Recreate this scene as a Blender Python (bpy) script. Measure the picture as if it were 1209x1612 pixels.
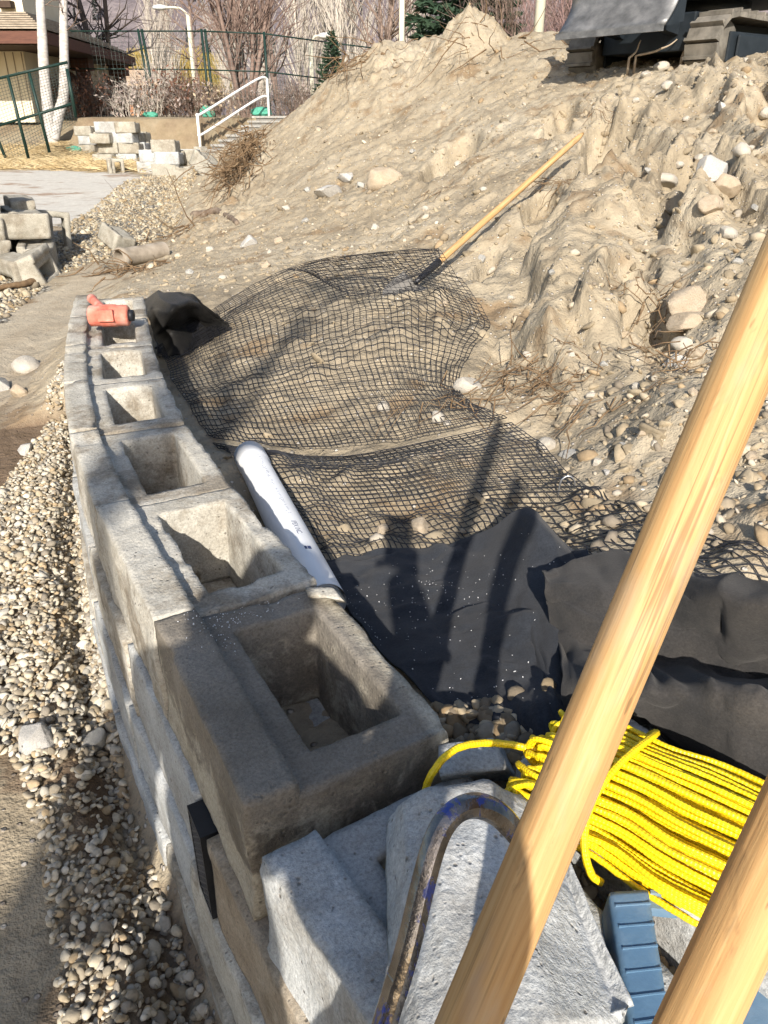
import bpy, bmesh, math, random
import numpy as np
from mathutils import Vector, Matrix
random.seed(7); rng = np.random.default_rng(11)
for o in list(bpy.data.objects): bpy.data.objects.remove(o)
S = bpy.context.scene; COL = S.collection
# ------------------------------------------------------------------ camera, sky, sun, exposure
PITCH = math.radians(27.2); FPX = 1218.0; HC = 1.4
cam = bpy.data.cameras.new('camera'); cam.sensor_fit = 'VERTICAL'; cam.sensor_height = 36; cam.sensor_width = 27
cam.lens = 36*FPX/1612; cam.clip_start = .02; cam.clip_end = 3000
co = bpy.data.objects.new('camera', cam); COL.objects.link(co)
co.location = (0, 0, HC); co.rotation_euler = (math.radians(90)-PITCH, 0, 0); S.camera = co
S.render.resolution_x = 768; S.render.resolution_y = 1024
SUN_E = math.radians(29.0); SUN_A = math.radians(1.2)     # light travels forward and a little to the right
W = bpy.data.worlds.new('World'); S.world = W; W.use_nodes = True
nt = W.node_tree; bg = nt.nodes['Background']
sk = nt.nodes.new('ShaderNodeTexSky'); sk.sky_type = 'NISHITA'; sk.sun_disc = False
sk.sun_elevation = SUN_E; sk.sun_rotation = math.pi+SUN_A; sk.air_density = 1.0; sk.dust_density = 1.5
nt.links.new(sk.outputs[0], bg.inputs[0]); bg.inputs[1].default_value = .115
sl = bpy.data.lights.new('sun', 'SUN'); sl.energy = 5.0; sl.angle = math.radians(.55); sl.color = (1, .94, .85)
so = bpy.data.objects.new('sun', sl); COL.objects.link(so)
sd = Vector((math.sin(SUN_A)*math.cos(SUN_E), math.cos(SUN_A)*math.cos(SUN_E), -math.sin(SUN_E)))
so.rotation_euler = sd.to_track_quat('-Z', 'Y').to_euler(); so.location = (0, -5, 12)
S.view_settings.view_transform = 'Standard'; S.view_settings.look = 'None'
S.cycles.use_adaptive_sampling = True; S.cycles.adaptive_threshold = .025; S.cycles.max_bounces = 4; S.cycles.diffuse_bounces = 2; S.cycles.glossy_bounces = 2; S.cycles.transmission_bounces = 3; S.cycles.transparent_max_bounces = 4; S.cycles.caustics_reflective = S.cycles.caustics_refractive = False
S.view_settings.exposure = .67; S.view_settings.gamma = 1
# ------------------------------------------------------------------ helpers
CP, SP = math.cos(PITCH), math.sin(PITCH)
def ray(px, py):
    x = (np.asarray(px, float)-604.5); y = (np.asarray(py, float)-806)
    return np.stack([x, FPX*CP-y*SP, -FPX*SP-y*CP], -1)/FPX
def at(px, py, Y):                       # photo pixel at forward distance Y
    d = ray(px, py); return np.array([0, 0, HC])+d*(Y/d[..., 1])[..., None] if np.ndim(px) else np.array([0, 0, HC])+d*(Y/d[1])
def atz(px, py, z):                      # photo pixel on the level z
    d = ray(px, py); return np.array([0, 0, HC])+d*((z-HC)/d[2])
def hash01(ix, iy, iz, s=0):
    h = (ix.astype(np.int64)*374761393+iy.astype(np.int64)*668265263+iz.astype(np.int64)*1274126177+s*974634777) & 0xffffffff
    h = ((h ^ (h >> 13))*1274126177) & 0xffffffff; h = ((h ^ (h >> 16))*2246822519) & 0xffffffff
    return ((h ^ (h >> 15)) & 0xffffff)/float(0xffffff)
def noise(p, s=0):                       # smooth value noise in -1..1, p (n,2|3)
    p = np.asarray(p, float)
    if p.shape[-1] == 2: p = np.concatenate([p, np.zeros(p.shape[:-1]+(1,))+.37], -1)
    i = np.floor(p).astype(np.int64); f = p-i; f = f*f*f*(f*(f*6-15)+10); r = 0
    for a in (0, 1):
        for b in (0, 1):
            for c in (0, 1):
                w = (f[..., 0] if a else 1-f[..., 0])*(f[..., 1] if b else 1-f[..., 1])*(f[..., 2] if c else 1-f[..., 2])
                r = r+w*hash01(i[..., 0]+a, i[..., 1]+b, i[..., 2]+c, s)
    return r*2-1
def fbm(p, o=4, s=0, g=.5):
    r = 0; a = 1.; p = np.asarray(p, float)
    for k in range(o): r = r+a*noise(p*2.03**k, s+k*7); a *= g
    return r
def sst(x, a, b):
    t = np.clip((np.asarray(x, float)-a)/(b-a), 0, 1); return t*t*(3-2*t)
def tag(o, label=None, cat=None, group=None, kind=None):
    if label: o['label'] = label
    if cat: o['category'] = cat
    if group: o['group'] = group
    if kind: o['kind'] = kind
    return o
def empty(name, loc, label, cat, group=None):
    o = bpy.data.objects.new(name, None); COL.objects.link(o); o.location = [float(c) for c in loc]; o.empty_display_size = .05
    return tag(o, label, cat, group)
def mesh(name, V, F, mt=None, smooth=False, cols=None, auto=None):
    V = np.asarray(V, np.float32); F = F if isinstance(F, list) else [F]
    F = [np.asarray(f, np.int32) for f in F if len(f)]
    me = bpy.data.meshes.new(name); me.vertices.add(len(V)); me.vertices.foreach_set('co', V.ravel())
    li = np.concatenate([f.ravel() for f in F]); tot = np.concatenate([np.full(len(f), f.shape[1], np.int32) for f in F])
    me.loops.add(len(li)); me.loops.foreach_set('vertex_index', li)
    me.polygons.add(len(tot)); st = np.concatenate([[0], np.cumsum(tot)[:-1]]).astype(np.int32)
    me.polygons.foreach_set('loop_start', st); me.polygons.foreach_set('loop_total', tot)
    me.polygons.foreach_set('use_smooth', np.full(len(tot), smooth))
    me.update(calc_edges=True); me.validate()
    if cols is not None:
        at_ = me.color_attributes.new('col', 'FLOAT_COLOR', 'POINT')
        c = np.ones((len(V), 4), np.float32); c[:, :cols.shape[1]] = cols; at_.data.foreach_set('color', c.ravel())
    if mt: me.materials.append(mt)
    return me
def obj(name, me, parent=None, loc=None, rot=None):
    o = bpy.data.objects.new(name, me); COL.objects.link(o)
    if loc is not None: o.location = [float(c) for c in loc]
    if rot is not None: o.rotation_euler = rot
    if parent is not None:
        o.parent = parent
        if loc is None: o.location = -parent.location       # vertices given in world space
    return o
def mk(name, V, F, mt, parent=None, smooth=False, cols=None):
    """vertices in world space; a thing without a parent gets its origin at its base"""
    V = np.asarray(V, float)
    if parent is None:
        b = np.array([V[:, 0].mean(), V[:, 1].mean(), V[:, 2].min()]); return obj(name, mesh(name, V-b, F, mt, smooth, cols), None, b)
    return obj(name, mesh(name, V-np.array(parent.location), F, mt, smooth, cols), parent, (0, 0, 0))
def join(parts):
    V = []; F = {}; n = 0
    for v, f in parts:
        for q in (f if isinstance(f, list) else [f]):
            if len(q): q = np.asarray(q); F.setdefault(q.shape[1], []).append(q+n)
        V.append(np.asarray(v, float)); n += len(v)
    return np.concatenate(V), [np.concatenate(x) for x in F.values()]
def box(x0, x1, y0, y1, z0, z1):
    v = np.array([[x, y, z] for z in (z0, z1) for y in (y0, y1) for x in (x0, x1)], float)
    return v, np.array([[0, 2, 3, 1], [4, 5, 7, 6], [0, 1, 5, 4], [2, 6, 7, 3], [0, 4, 6, 2], [1, 3, 7, 5]])
def hexa(c8):                             # box from 8 corners ordered like box()
    return np.array(c8, float), box(0, 1, 0, 1, 0, 1)[1]
def beam(a, b, w, h, up=(0, 0, 1)):
    a, b = np.array(a, float), np.array(b, float); d = b-a; d /= np.linalg.norm(d)
    s = np.cross(d, up); s = s/np.linalg.norm(s) if np.linalg.norm(s) > 1e-6 else np.array([1., 0, 0]); u = np.cross(s, d)
    return hexa([p+s*i*w/2+u*j*h/2 for p, j in ((a, -1), (b, -1), (a, 1), (b, 1)) for i in (-1, 1)]) if False else hexa(
        [(a if jj == 0 else b)+s*(i*2-1)*w/2+u*(k*2-1)*h/2 for k in (0, 1) for jj in (0, 1) for i in (0, 1)])
def frames(P):
    P = np.asarray(P, float); T = np.gradient(P, axis=0); T /= np.linalg.norm(T, axis=1)[:, None]+1e-12
    N = np.zeros_like(P); n = np.cross(T[0], [0, 0, 1.]); 
    if np.linalg.norm(n) < 1e-3: n = np.cross(T[0], [0, 1., 0])
    for i in range(len(P)):
        n = n-T[i]*np.dot(n, T[i]); n /= np.linalg.norm(n)+1e-12; N[i] = n
    return T, N, np.cross(T, N)
def tube(P, R, sides=8, caps=True, prof=None, ph=0.):
    """R scalar/array; prof(theta array, i) -> radius factor"""
    P = np.asarray(P, float); n = len(P); R = np.broadcast_to(np.asarray(R, float), (n,))
    T, N, B = frames(P); th = np.arange(sides)*2*np.pi/sides+ph
    rr = np.ones((n, sides)) if prof is None else prof(th[None, :], np.arange(n)[:, None])
    V = P[:, None]+(R[:, None]*rr)[..., None]*(np.cos(th)[None, :, None]*N[:, None]+np.sin(th)[None, :, None]*B[:, None])
    a = np.arange(n-1)[:, None]*sides+np.arange(sides)[None]; b = np.arange(n-1)[:, None]*sides+(np.arange(sides)[None]+1) % sides
    F = [np.stack([a, b, b+sides, a+sides], -1).reshape(-1, 4)]
    if caps: F += [np.arange(sides)[None, ::-1], (np.arange(sides)+(n-1)*sides)[None]]
    return V.reshape(-1, 3), F
def segs(P0, P1, R0, R1, sides=3):        # many tapered twigs at once
    P0, P1 = np.asarray(P0, float), np.asarray(P1, float); R0 = np.asarray(R0, float); R1 = np.asarray(R1, float); n = len(P0)
    d = P1-P0; d /= np.linalg.norm(d, axis=1)[:, None]+1e-9
    ref = np.where(np.abs(d[:, 2:3]) > .9, np.array([[1., 0, 0]]), np.array([[0, 0, 1.]]))
    s = np.cross(d, ref); s /= np.linalg.norm(s, axis=1)[:, None]; u = np.cross(s, d)
    th = np.arange(sides)*2*np.pi/sides
    ring = np.cos(th)[None, :, None]*s[:, None]+np.sin(th)[None, :, None]*u[:, None]
    V = np.concatenate([P0[:, None]+ring*R0[:, None, None], P1[:, None]+ring*R1[:, None, None]], 1).reshape(-1, 3)
    k = np.arange(sides); q = np.stack([k, (k+1) % sides, (k+1) % sides+sides, k+sides], -1)
    return V, [(q[None]+(np.arange(n)*2*sides)[:, None, None]).reshape(-1, 4)]
def vox(xs, ys, zs, occ):
    nx, ny, nz = occ.shape; o = np.zeros((nx+2, ny+2, nz+2), bool); o[1:-1, 1:-1, 1:-1] = occ
    vid = lambda i, j, k: (i*(ny+1)+j)*(nz+1)+k
    Q = []
    for ax in range(3):
        for sg in (-1, 1):
            sh = np.roll(o, -sg, ax); ex = (o & ~sh)[1:-1, 1:-1, 1:-1]; i, j, k = np.nonzero(ex)
            if ax == 0:
                a = i+(sg > 0); c = [(a, j, k), (a, j+1, k), (a, j+1, k+1), (a, j, k+1)]
            elif ax == 1:
                a = j+(sg > 0); c = [(i, a, k), (i, a, k+1), (i+1, a, k+1), (i+1, a, k)]
            else:
                a = k+(sg > 0); c = [(i, j, a), (i+1, j, a), (i+1, j+1, a), (i, j+1, a)]
            if sg < 0: c = c[::-1]
            Q.append(np.stack([vid(*t) for t in c], -1))
    Q = np.concatenate(Q); u, inv = np.unique(Q, return_inverse=True); Q = inv.reshape(-1, 4)
    k = u % (nz+1); j = (u//(nz+1)) % (ny+1); i = u//((nz+1)*(ny+1))
    return np.stack([np.asarray(xs)[i], np.asarray(ys)[j], np.asarray(zs)[k]], -1).astype(float), Q
def relax(V, Q, it=1, w=.5):
    a = Q.ravel(); b = np.roll(Q, -1, 1).ravel()
    for _ in range(it):
        s = np.zeros_like(V); c = np.zeros(len(V)); np.add.at(s, a, V[b]); np.add.at(s, b, V[a]); np.add.at(c, a, 1); np.add.at(c, b, 1)
        V = V*(1-w)+w*s/c[:, None]
    return V
def vnormals(V, Q):
    n = np.cross(V[Q[:, 2]]-V[Q[:, 0]], V[Q[:, 3 if Q.shape[1] > 3 else 1]]-V[Q[:, 1 if Q.shape[1] > 3 else 0]]); r = np.zeros_like(V)
    for k in range(Q.shape[1]): np.add.at(r, Q[:, k], n)
    return r/(np.linalg.norm(r, axis=1)[:, None]+1e-12)
def rotz(a): c, s = math.cos(a), math.sin(a); return np.array([[c, -s, 0], [s, c, 0], [0, 0, 1.]])
def rots(n):                              # n random rotation matrices
    q = rng.normal(size=(n, 4)); q /= np.linalg.norm(q, axis=1)[:, None]; w, x, y, z = q.T
    return np.stack([1-2*(y*y+z*z), 2*(x*y-z*w), 2*(x*z+y*w), 2*(x*y+z*w), 1-2*(x*x+z*z), 2*(y*z-x*w), 2*(x*z-y*w), 2*(y*z+x*w), 1-2*(x*x+y*y)], -1).reshape(n, 3, 3)
def ico(sub):
    bm = bmesh.new(); bmesh.ops.create_icosphere(bm, subdivisions=sub, radius=1)
    V = np.array([v.co[:] for v in bm.verts]); F = np.array([[v.index for v in f.verts] for f in bm.faces]); bm.free(); return V, F
def stone(sub, seed, ang=.35, cuts=5):    # a unit stone: noisy ball with a few broken flats
    V, F = ico(sub); r = np.random.default_rng(seed); V = V*(1+ang*.6*noise(V*1.1+seed*3.1, seed)[:, None])
    for _ in range(cuts):
        d = r.normal(size=3); d /= np.linalg.norm(d); h = r.uniform(.55, .85) if cuts < 8 else r.uniform(.45, .75); t = V@d-h; V = V-np.where(t > 0, t*.92, 0)[:, None]*d
    if sub > 2: V = V*(1+.03*noise(V*6+seed, seed+3)[:, None]+.015*noise(V*14+seed, seed+4)[:, None])
    return V, F
def catmull(C, nu, nv):                   # smooth surface through a control grid (a,b,3)
    C = np.asarray(C, float)
    def up(A, n):
        m = len(A); t = np.linspace(0, m-1, n); i = np.minimum(t.astype(int), m-2); f = (t-i).reshape((-1,)+(1,)*(A.ndim-1))
        g = lambda k: A[np.clip(k, 0, m-1)]
        p0, p1, p2, p3 = g(i-1), g(i), g(i+1), g(i+2)
        return .5*(2*p1+(p2-p0)*f+(2*p0-5*p1+4*p2-p3)*f**2+(3*p1-p0-3*p2+p3)*f**3)
    return np.swapaxes(up(np.swapaxes(up(C, nu), 0, 1), nv), 0, 1)
def gridF(nu, nv):
    a = np.arange(nu-1)[:, None]*nv+np.arange(nv-1)[None]; return np.stack([a, a+nv, a+nv+1, a+1], -1).reshape(-1, 4)
def spline(C, n): return catmull(np.asarray(C, float)[:, None, :].repeat(2, 1), n, 2)[:, 0]
def inpoly(x, y, poly):
    r = np.zeros(np.shape(x), bool); n = len(poly)
    for i in range(n):
        x1, y1 = poly[i][:2]; x2, y2 = poly[(i+1) % n][:2]
        c = ((y1 > y) != (y2 > y)) & (x < (x2-x1)*(y-y1)/((y2-y1) if y2 != y1 else 1e-9)+x1); r ^= c
    return r
# ------------------------------------------------------------------ materials
def new_mat(name, rough=.85, spec=.3):
    m = bpy.data.materials.new(name); m.use_nodes = True; b = m.node_tree.nodes['Principled BSDF']
    b.inputs['Roughness'].default_value = rough; b.inputs['Specular IOR Level'].default_value = spec
    return m, m.node_tree, b
class G:                                  # tiny node-graph helper
    def __init__(s, t): s.t = t; s.tc = t.nodes.new('ShaderNodeTexCoord')
    def n(s, k, **kw):
        n = s.t.nodes.new(k)
        for a, v in kw.items(): setattr(n, a, v)
        return n
    def ln(s, a, b): s.t.links.new(a, b)
    def coord(s, sc=(1, 1, 1), kind='Object', rot=(0, 0, 0)):
        m = s.n('ShaderNodeMapping'); m.inputs['Scale'].default_value = sc; m.inputs['Rotation'].default_value = rot; s.ln(s.tc.outputs[kind], m.inputs[0]); return m.outputs[0]
    def noise(s, scale, vec=None, detail=5, rough=.6, dist=0):
        n = s.n('ShaderNodeTexNoise'); n.inputs['Scale'].default_value = scale; n.inputs['Detail'].default_value = detail
        n.inputs['Roughness'].default_value = rough; n.inputs['Distortion'].default_value = dist
        s.ln(vec if vec is not None else s.tc.outputs['Object'], n.inputs['Vector']); return n.outputs[0]
    def voro(s, scale, vec=None, feat='F1', out=0):
        n = s.n('ShaderNodeTexVoronoi'); n.feature = feat; n.inputs['Scale'].default_value = scale
        s.ln(vec if vec is not None else s.tc.outputs['Object'], n.inputs['Vector']); return n.outputs[out]
    def ramp(s, fac, stops):
        r = s.n('ShaderNodeValToRGB'); e = r.color_ramp.elements
        while len(e) < len(stops): e.new(.5)
        for i, (p, c) in enumerate(stops): e[i].position = p; e[i].color = (c, c, c, 1) if isinstance(c, (int, float)) else tuple(c)+(1,)
        s.ln(fac, r.inputs[0]); return r.outputs[0]
    def mix(s, fac, a, b, mode='MIX'):
        m = s.n('ShaderNodeMix', data_type='RGBA', blend_type=mode)
        for v, i in ((fac, 0), (a, 6), (b, 7)):
            if hasattr(v, 'is_output') or hasattr(v, 'links'): s.ln(v, m.inputs[i])
            else: m.inputs[i].default_value = v if i == 0 else tuple(v)+(1,)
        return m.outputs[2]
    def math(s, op, a, b=None):
        m = s.n('ShaderNodeMath', operation=op)
        for v, i in ((a, 0), (b, 1)):
            if v is None: continue
            if hasattr(v, 'links'): s.ln(v, m.inputs[i])
            else: m.inputs[i].default_value = v
        return m.outputs[0]
    def attr(s, name='col'):
        a = s.n('ShaderNodeAttribute'); a.attribute_name = name; return a
    def sep(s, v):
        n = s.n('ShaderNodeSeparateXYZ'); s.ln(v, n.inputs[0]); return n.outputs
    def bump(s, h, b, st=.5, dist=.01):
        n = s.n('ShaderNodeBump'); n.inputs['Strength'].default_value = st; n.inputs['Distance'].default_value = dist
        s.ln(h, n.inputs['Height']); s.ln(n.outputs[0], b.inputs['Normal']); return n
def simple(name, cols, scale=8, rough=.85, bump=.4, bscale=60, spec=.3, dist=.004, sc=(1, 1, 1), metal=0, objvar=0):
    m, t, b = new_mat(name, rough, spec); g = G(t); v = g.coord(sc)
    n = len(cols); c = g.ramp(g.noise(scale, v), [(.3+.4*i/max(1, n-1), c) for i, c in enumerate(cols)])
    if objvar:
        oi = g.n('ShaderNodeObjectInfo'); c = g.mix(g.math('MULTIPLY', oi.outputs['Random'], objvar), c, (.12, .11, .1))
    g.ln(c, b.inputs['Base Color']); b.inputs['Metallic'].default_value = metal
    if bump: g.bump(g.noise(bscale, v, 4, .7), b, bump, dist)
    return m
def vcol(name, rough=.8, bump=.3, bscale=90, var=.35, dist=.003, spec=.3):   # colour from the 'col' attribute with mottling
    m, t, b = new_mat(name, rough, spec); g = G(t)
    f = g.ramp(g.noise(bscale*.5, None, 4, .7), [(.25, 1-var), (.75, 1+var*.35)])
    g.ln(g.mix(1., g.attr().outputs['Color'], f, 'MULTIPLY'), b.inputs['Base Color'])
    g.bump(g.noise(bscale, None, 3, .7), b, bump, dist); return m
# ------------------------------------------------------------------ terrain
LIP = np.array([(-.108, .719), (-.325, 1.112), (-.564, 1.536), (-.779, 1.977), (-.952, 2.405), (-1.108, 2.845), (-1.242, 3.261), (-1.387, 3.741)])
NEARP = np.array([(.95, -.42), (.55, -.1), (.16, .32), (-.093, .698)])            # where the wall turns round the photographer
PATH = np.concatenate([NEARP, LIP[1:]])                                           # inner lip line, from near to far
_t = np.gradient(PATH, axis=0); _t /= np.linalg.norm(_t, axis=1)[:, None]
TOE = np.concatenate([[(4., -2.2)], PATH+np.stack([_t[:, 1], -_t[:, 0]], 1)*.1, [(-1.5, 4.25), (-1.85, 5.5), (-2.3, 7), (-2.4, 9), (-2.45, 10.5), (-2.75, 13), (-2.5, 17), (-1.9, 21), (-1.2, 24), (0, 30)]])
def sdist(x, y, L):                       # signed distance to a polyline, + on its left, and position along it
    x = np.asarray(x, float); y = np.asarray(y, float); best = np.full(x.shape, 1e9); sg = np.zeros(x.shape); at_ = np.zeros(x.shape)
    for i in range(len(L)-1):
        a, b = L[i], L[i+1]; d = b-a; t = np.clip(((x-a[0])*d[0]+(y-a[1])*d[1])/(d@d), 0, 1)
        dx, dy = x-a[0]-t*d[0], y-a[1]-t*d[1]; r = np.hypot(dx, dy); s = np.sign(d[0]*dy-d[1]*dx); m = r < best
        best = np.where(m, r, best); sg = np.where(m, s, sg); at_ = np.where(m, a[1]+t*d[1], at_)
    return best*sg, at_
_pp = [(600, 80, 12), (650, 97, 11.5), (700, 97, 11), (800, 97, 10), (850, 94, 9.6), (950, 97, 9), (1050, 102, 8.5), (1150, 112, 7.6), (1209, 110, 7.0),
 (560, 250, 9), (700, 200, 9), (600, 300, 7.5), (800, 200, 7.5), (900, 200, 6.8), (1000, 200, 6.2), (1100, 200, 5.6), (1200, 200, 5.2),
 (450, 390, 6.5), (560, 400, 5.5), (690, 390, 5.2), (800, 350, 5), (900, 350, 4.6), (1000, 350, 4.1), (1100, 350, 3.8), (1200, 350, 3.5),
 (770, 510, 3.6), (850, 500, 3.5), (950, 500, 3.15), (1050, 500, 2.9), (1150, 500, 2.65), (850, 690, 2.35), (950, 650, 2.35), (1050, 650, 2.1), (1150, 650, 1.95),
 (1000, 800, 1.75), (1100, 780, 1.7), (1200, 780, 1.6), (1100, 900, 1.35), (1200, 900, 1.3),
 (600, 850, 1.95), (460, 700, 2.6), (700, 650, 2.5), (400, 560, 3.5), (600, 550, 3.4), (600, 480, 4.1), (330, 480, 4.3),
 (500, 166, 13), (420, 208, 14), (400, 300, 10), (350, 340, 9.5), (300, 380, 8.5), (250, 430, 6.5)]
_w = [(.3, .9, .5), (.4, .6, .48), (.12, .6, .47), (.8, .4, .5), (1.5, .4, .7), (1.6, 1.1, .8), (3, .8, 1.1), (3.5, 3, 1.4), (5, 5, 1.7), (7, 8, 1.7), (7, 1, 1.5), (-.15, 1.3, .4), (-.55, 2.2, .38), (-.85, 3.0, .36),
 (-1.05, 3.8, .36), (1.5, -.6, .7), (3, -2, .8), (-1.5, 17, 1.3), (3, 17, 1.4), (8, 17, 1.4), (0, 26, 1.2), (8, 30, 1.2), (16, 14, 1.5), (16, 3, 1.6)]
CPT = np.array([at(*q) for q in _pp]+[np.array(q) for q in _w])
def _tps(r2): return np.where(r2 > 1e-12, .5*r2*np.log(np.maximum(r2, 1e-12)), 0)
_n = len(CPT); _K = _tps(((CPT[:, None, :2]-CPT[None, :, :2])**2).sum(-1))+np.eye(_n)*.02
_A = np.zeros((_n+3, _n+3)); _A[:_n, :_n] = _K; _A[:_n, _n] = 1; _A[:_n, _n+1:] = CPT[:, :2]; _A[_n, :_n] = 1; _A[_n+1:, :_n] = CPT[:, :2].T
_c = np.linalg.solve(_A, np.concatenate([CPT[:, 2], [0, 0, 0]]))
def mound_raw(x, y):
    xc = np.clip(x, -6, 18); yc = np.clip(y, -3, 32); r = _c[_n]+_c[_n+1]*xc+_c[_n+2]*yc
    for k in range(_n): r = r+_c[k]*_tps((xc-CPT[k, 0])**2+(yc-CPT[k, 1])**2)
    return r
CONE = at(737, 88, 11.2)
PITS = [(.62, 7.6, .55, .28, .22), (1.62, 6.3, .6, .16, .24), (1.30, 5.3, .5, .14, .22), (.95, 5.0, .35, .12, .16), (1.75, 4.9, .45, .16, .2), (1.05, 3.4, .25, .10, .12), (2.05, 3.9, .5, .2, .22), (1.02, 2.95, .22, .12, .14), (2.5, 5.5, .6, .2, .25), (.55, 4.4, .3, .08, .12), (1.5, 7.3, .5, .18, .2)]
def low(x, y):
    z = .5*sst(y, 2.5, 24)**.8
    wd = np.where(x > -8.2, .45, 4.5); s = sst(y, 22.2-np.where(x > -8.2, 0, 2.5)+.25*noise(np.stack([x, y*0], -1)*.9), 22.2+wd)
    z = z+.82*s; cs, sn = math.cos(.56), math.sin(.56); xs_, ys_ = (x+4.75)*cs-(y-22.3)*sn, (x+4.75)*sn+(y-22.3)*cs; st = (xs_ > -.15) & (xs_ < 2.2) & (ys_ > -.6) & (ys_ < 2.5)
    z = np.where(st, .5*sst(y, 2.5, 24)**.8+.8*np.clip(ys_/2.6, 0, 1)-.16*(ys_ > 0), z)
    return z
def terr(x, y, fine=True, parts=False):
    x = np.asarray(x, float); y = np.asarray(y, float)
    L = low(x, y); d, ya = sdist(x, y, TOE); M = np.minimum(mound_raw(x, y), 2.6)
    cr_ = np.hypot((x-CONE[0])/.50, (y-CONE[1])/.6); M = M+.40*np.clip(1-cr_, 0, 1)**.85*(1+.12*np.sin(3*np.arctan2(y-CONE[1], x-CONE[0])+1))
    k = np.where(ya < 3.85, 6., .42); M = M-np.where(d > 0, d*k, 0)
    if fine:
        q = np.stack([x, y], -1)
        rough = sst(-d, -.1, .5)*sst(x+y*.1, -.9, .9)
        M = M+rough*(.075*fbm(q*1.1, 3, 3)+.02*fbm(q*5, 3, 5))+.010*fbm(q*11, 3, 9)+(.5+.8*rough)*(.026*(np.abs(fbm(q*7, 2, 17))-.3)-.016*np.abs(noise(q*17, 18))+.010*np.abs(noise(q*29, 19)))
        # claw marks and sloughing on the cut bank, running down the slope
        bank = sst(x-.25*y, -.75, .25)*sst(y, 2.2, 3.2)*(1-sst(y, 6.9, 8.2))*(1-sst(x, 2.6, 4))
        du, dv = (.22, .975); u = x*du+y*dv; v = x*dv-y*du
        qq = np.stack([u*.5, v*2.6], -1)+.35*np.stack([noise(q*1.3, 31), noise(q*1.3, 33)], -1)
        rg = 1-np.abs(fbm(qq, 3, 41))
        for fq, am, sd in ((1.5, .32, 43), (3.4, .15, 47), (7., .06, 53)):       # slumped ledges, steep on their left sides
            ph = v*fq+.9*noise(np.stack([u*fq*.35, v*fq*.35], -1), sd)+.25*noise(q*fq*1.7, sd+1); fr = ph-np.floor(ph)
            ms = sst(noise(np.stack([u*fq*.45, v*fq*.8], -1), sd+2), -.15, .45); M = M+bank*am*ms*(np.where(fr < .05, fr/.05, (1-fr)/.95)-.45)
        M = M+bank*.18*(rg-.6)-bank*.17*sst(noise(q*1.7, 77), .25, .42)
        for (cx_, cy_, ln, wd_, dp) in PITS:
            a_, b_ = (x-cx_)*.28+(y-cy_)*.96, (x-cx_)*.96-(y-cy_)*.28; rr_ = np.hypot(a_/ln, b_/wd_)+.35*noise(q*4, 91); M = M-dp*sst(-rr_, -1., -.72)
        clod = sst(-d, -.2, .4)*(1-sst(-d, .7, 1.6))*sst(y, 7.5, 9); M = M+clod*.09*np.abs(fbm(q*6, 3, 61))
        crest = np.exp(-((y-11.6)/1.0)**2)*(1-sst(np.abs(x-.2), .5, 1.3)); M = M+crest*.16*np.abs(fbm(q*4.5, 3, 66))
        L = L+.004*fbm(q*7, 3, 21)+.03*noise(q*.8, 22)*sst(y, 4, 9)+sst(-np.hypot(x+.62, y-1.05), -.45, -.1)*(-.015)
        tr, _ = sdist(x, y, PATH-np.stack([_t[:, 1], -_t[:, 0]], 1)*.16); L = L-.075*np.exp(-(tr/.05)**2)*((y < 3.7) & (y > .3))
    h = np.clip((M-L)/.12*.5+.5, 0, 1); Z = L*(1-h)+M*h+.03*h*(1-h)
    return (Z, d, h) if parts else Z
def wpoly(pts): return [tuple(atz_low(*p)) for p in pts]
def atz_low(px, py):                    # photo pixel on the lower ground
    d = ray(px, py); d = d/d[1]; yy = np.concatenate([np.arange(.3, 6, .005), np.arange(6, 45, .03)])
    P = np.array([0, 0, HC])+d*yy[:, None]; i = np.argmax(P[:, 2] < low(P[:, 0], P[:, 1])); return P[i if i else -1, :2]
GRAVEL_NEAR = wpoly([(105, 620), (150, 640), (160, 1000), (200, 1250), (352, 1640), (120, 1760), (75, 1450), (62, 1300), (20, 1195), (-70, 1185), (-90, 830), (0, 775), (55, 700)])
GRAVEL_FAR = wpoly([(60, 395), (200, 285), (360, 250), (345, 300), (260, 375), (160, 412), (30, 455), (-90, 520), (-90, 440), (0, 430)])
GRAVEL_MID = wpoly([(-90, 560), (-90, 470), (30, 455), (70, 452), (10, 500)])
PAD = wpoly([(-260, 262), (100, 268), (240, 278), (190, 318), (110, 345), (30, 380), (-300, 380)])
ROAD = wpoly([(-120, 560), (60, 470), (130, 432), (185, 415), (178, 450), (128, 495), (105, 560), (0, 640), (-160, 700)])
MOIST = wpoly([(-30, 610), (60, 575), (108, 560), (108, 640), (60, 700), (0, 770), (-60, 800)])
STRAW = wpoly([(-160, 268), (-120, 225), (60, 232), (110, 222), (140, 245), (240, 262), (245, 274), (130, 269)])
MOIST2 = wpoly([(115, 1180), (165, 1190), (200, 1300), (120, 1300), (60, 1240)])
def grid_axis(pts):
    r = [pts[0][0]]
    for (a, s0), (b, s1) in zip(pts[:-1], pts[1:]):
        while r[-1] < b: r.append(r[-1]+s0+(s1-s0)*(r[-1]-a)/(b-a))
    return np.array(r)
gx = grid_axis([(-130, 9), (-30, 2), (-12, .35), (-5, .12), (-2.2, .020), (3.0, .020), (6, .1), (14, .5), (40, 4), (130, 9)])
gy = grid_axis([(-14, 1), (-2, .2), (.1, .019), (4.5, .019), (8, .032), (12.5, .045), (15, .1), (21, .2), (22, .09), (25.5, .09), (40, 1.2), (150, 10), (170, 10)])
X, Y = np.meshgrid(gx, gy, indexing='ij'); Z, D, Hm = terr(X.ravel(), Y.ravel(), True, True)
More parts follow.
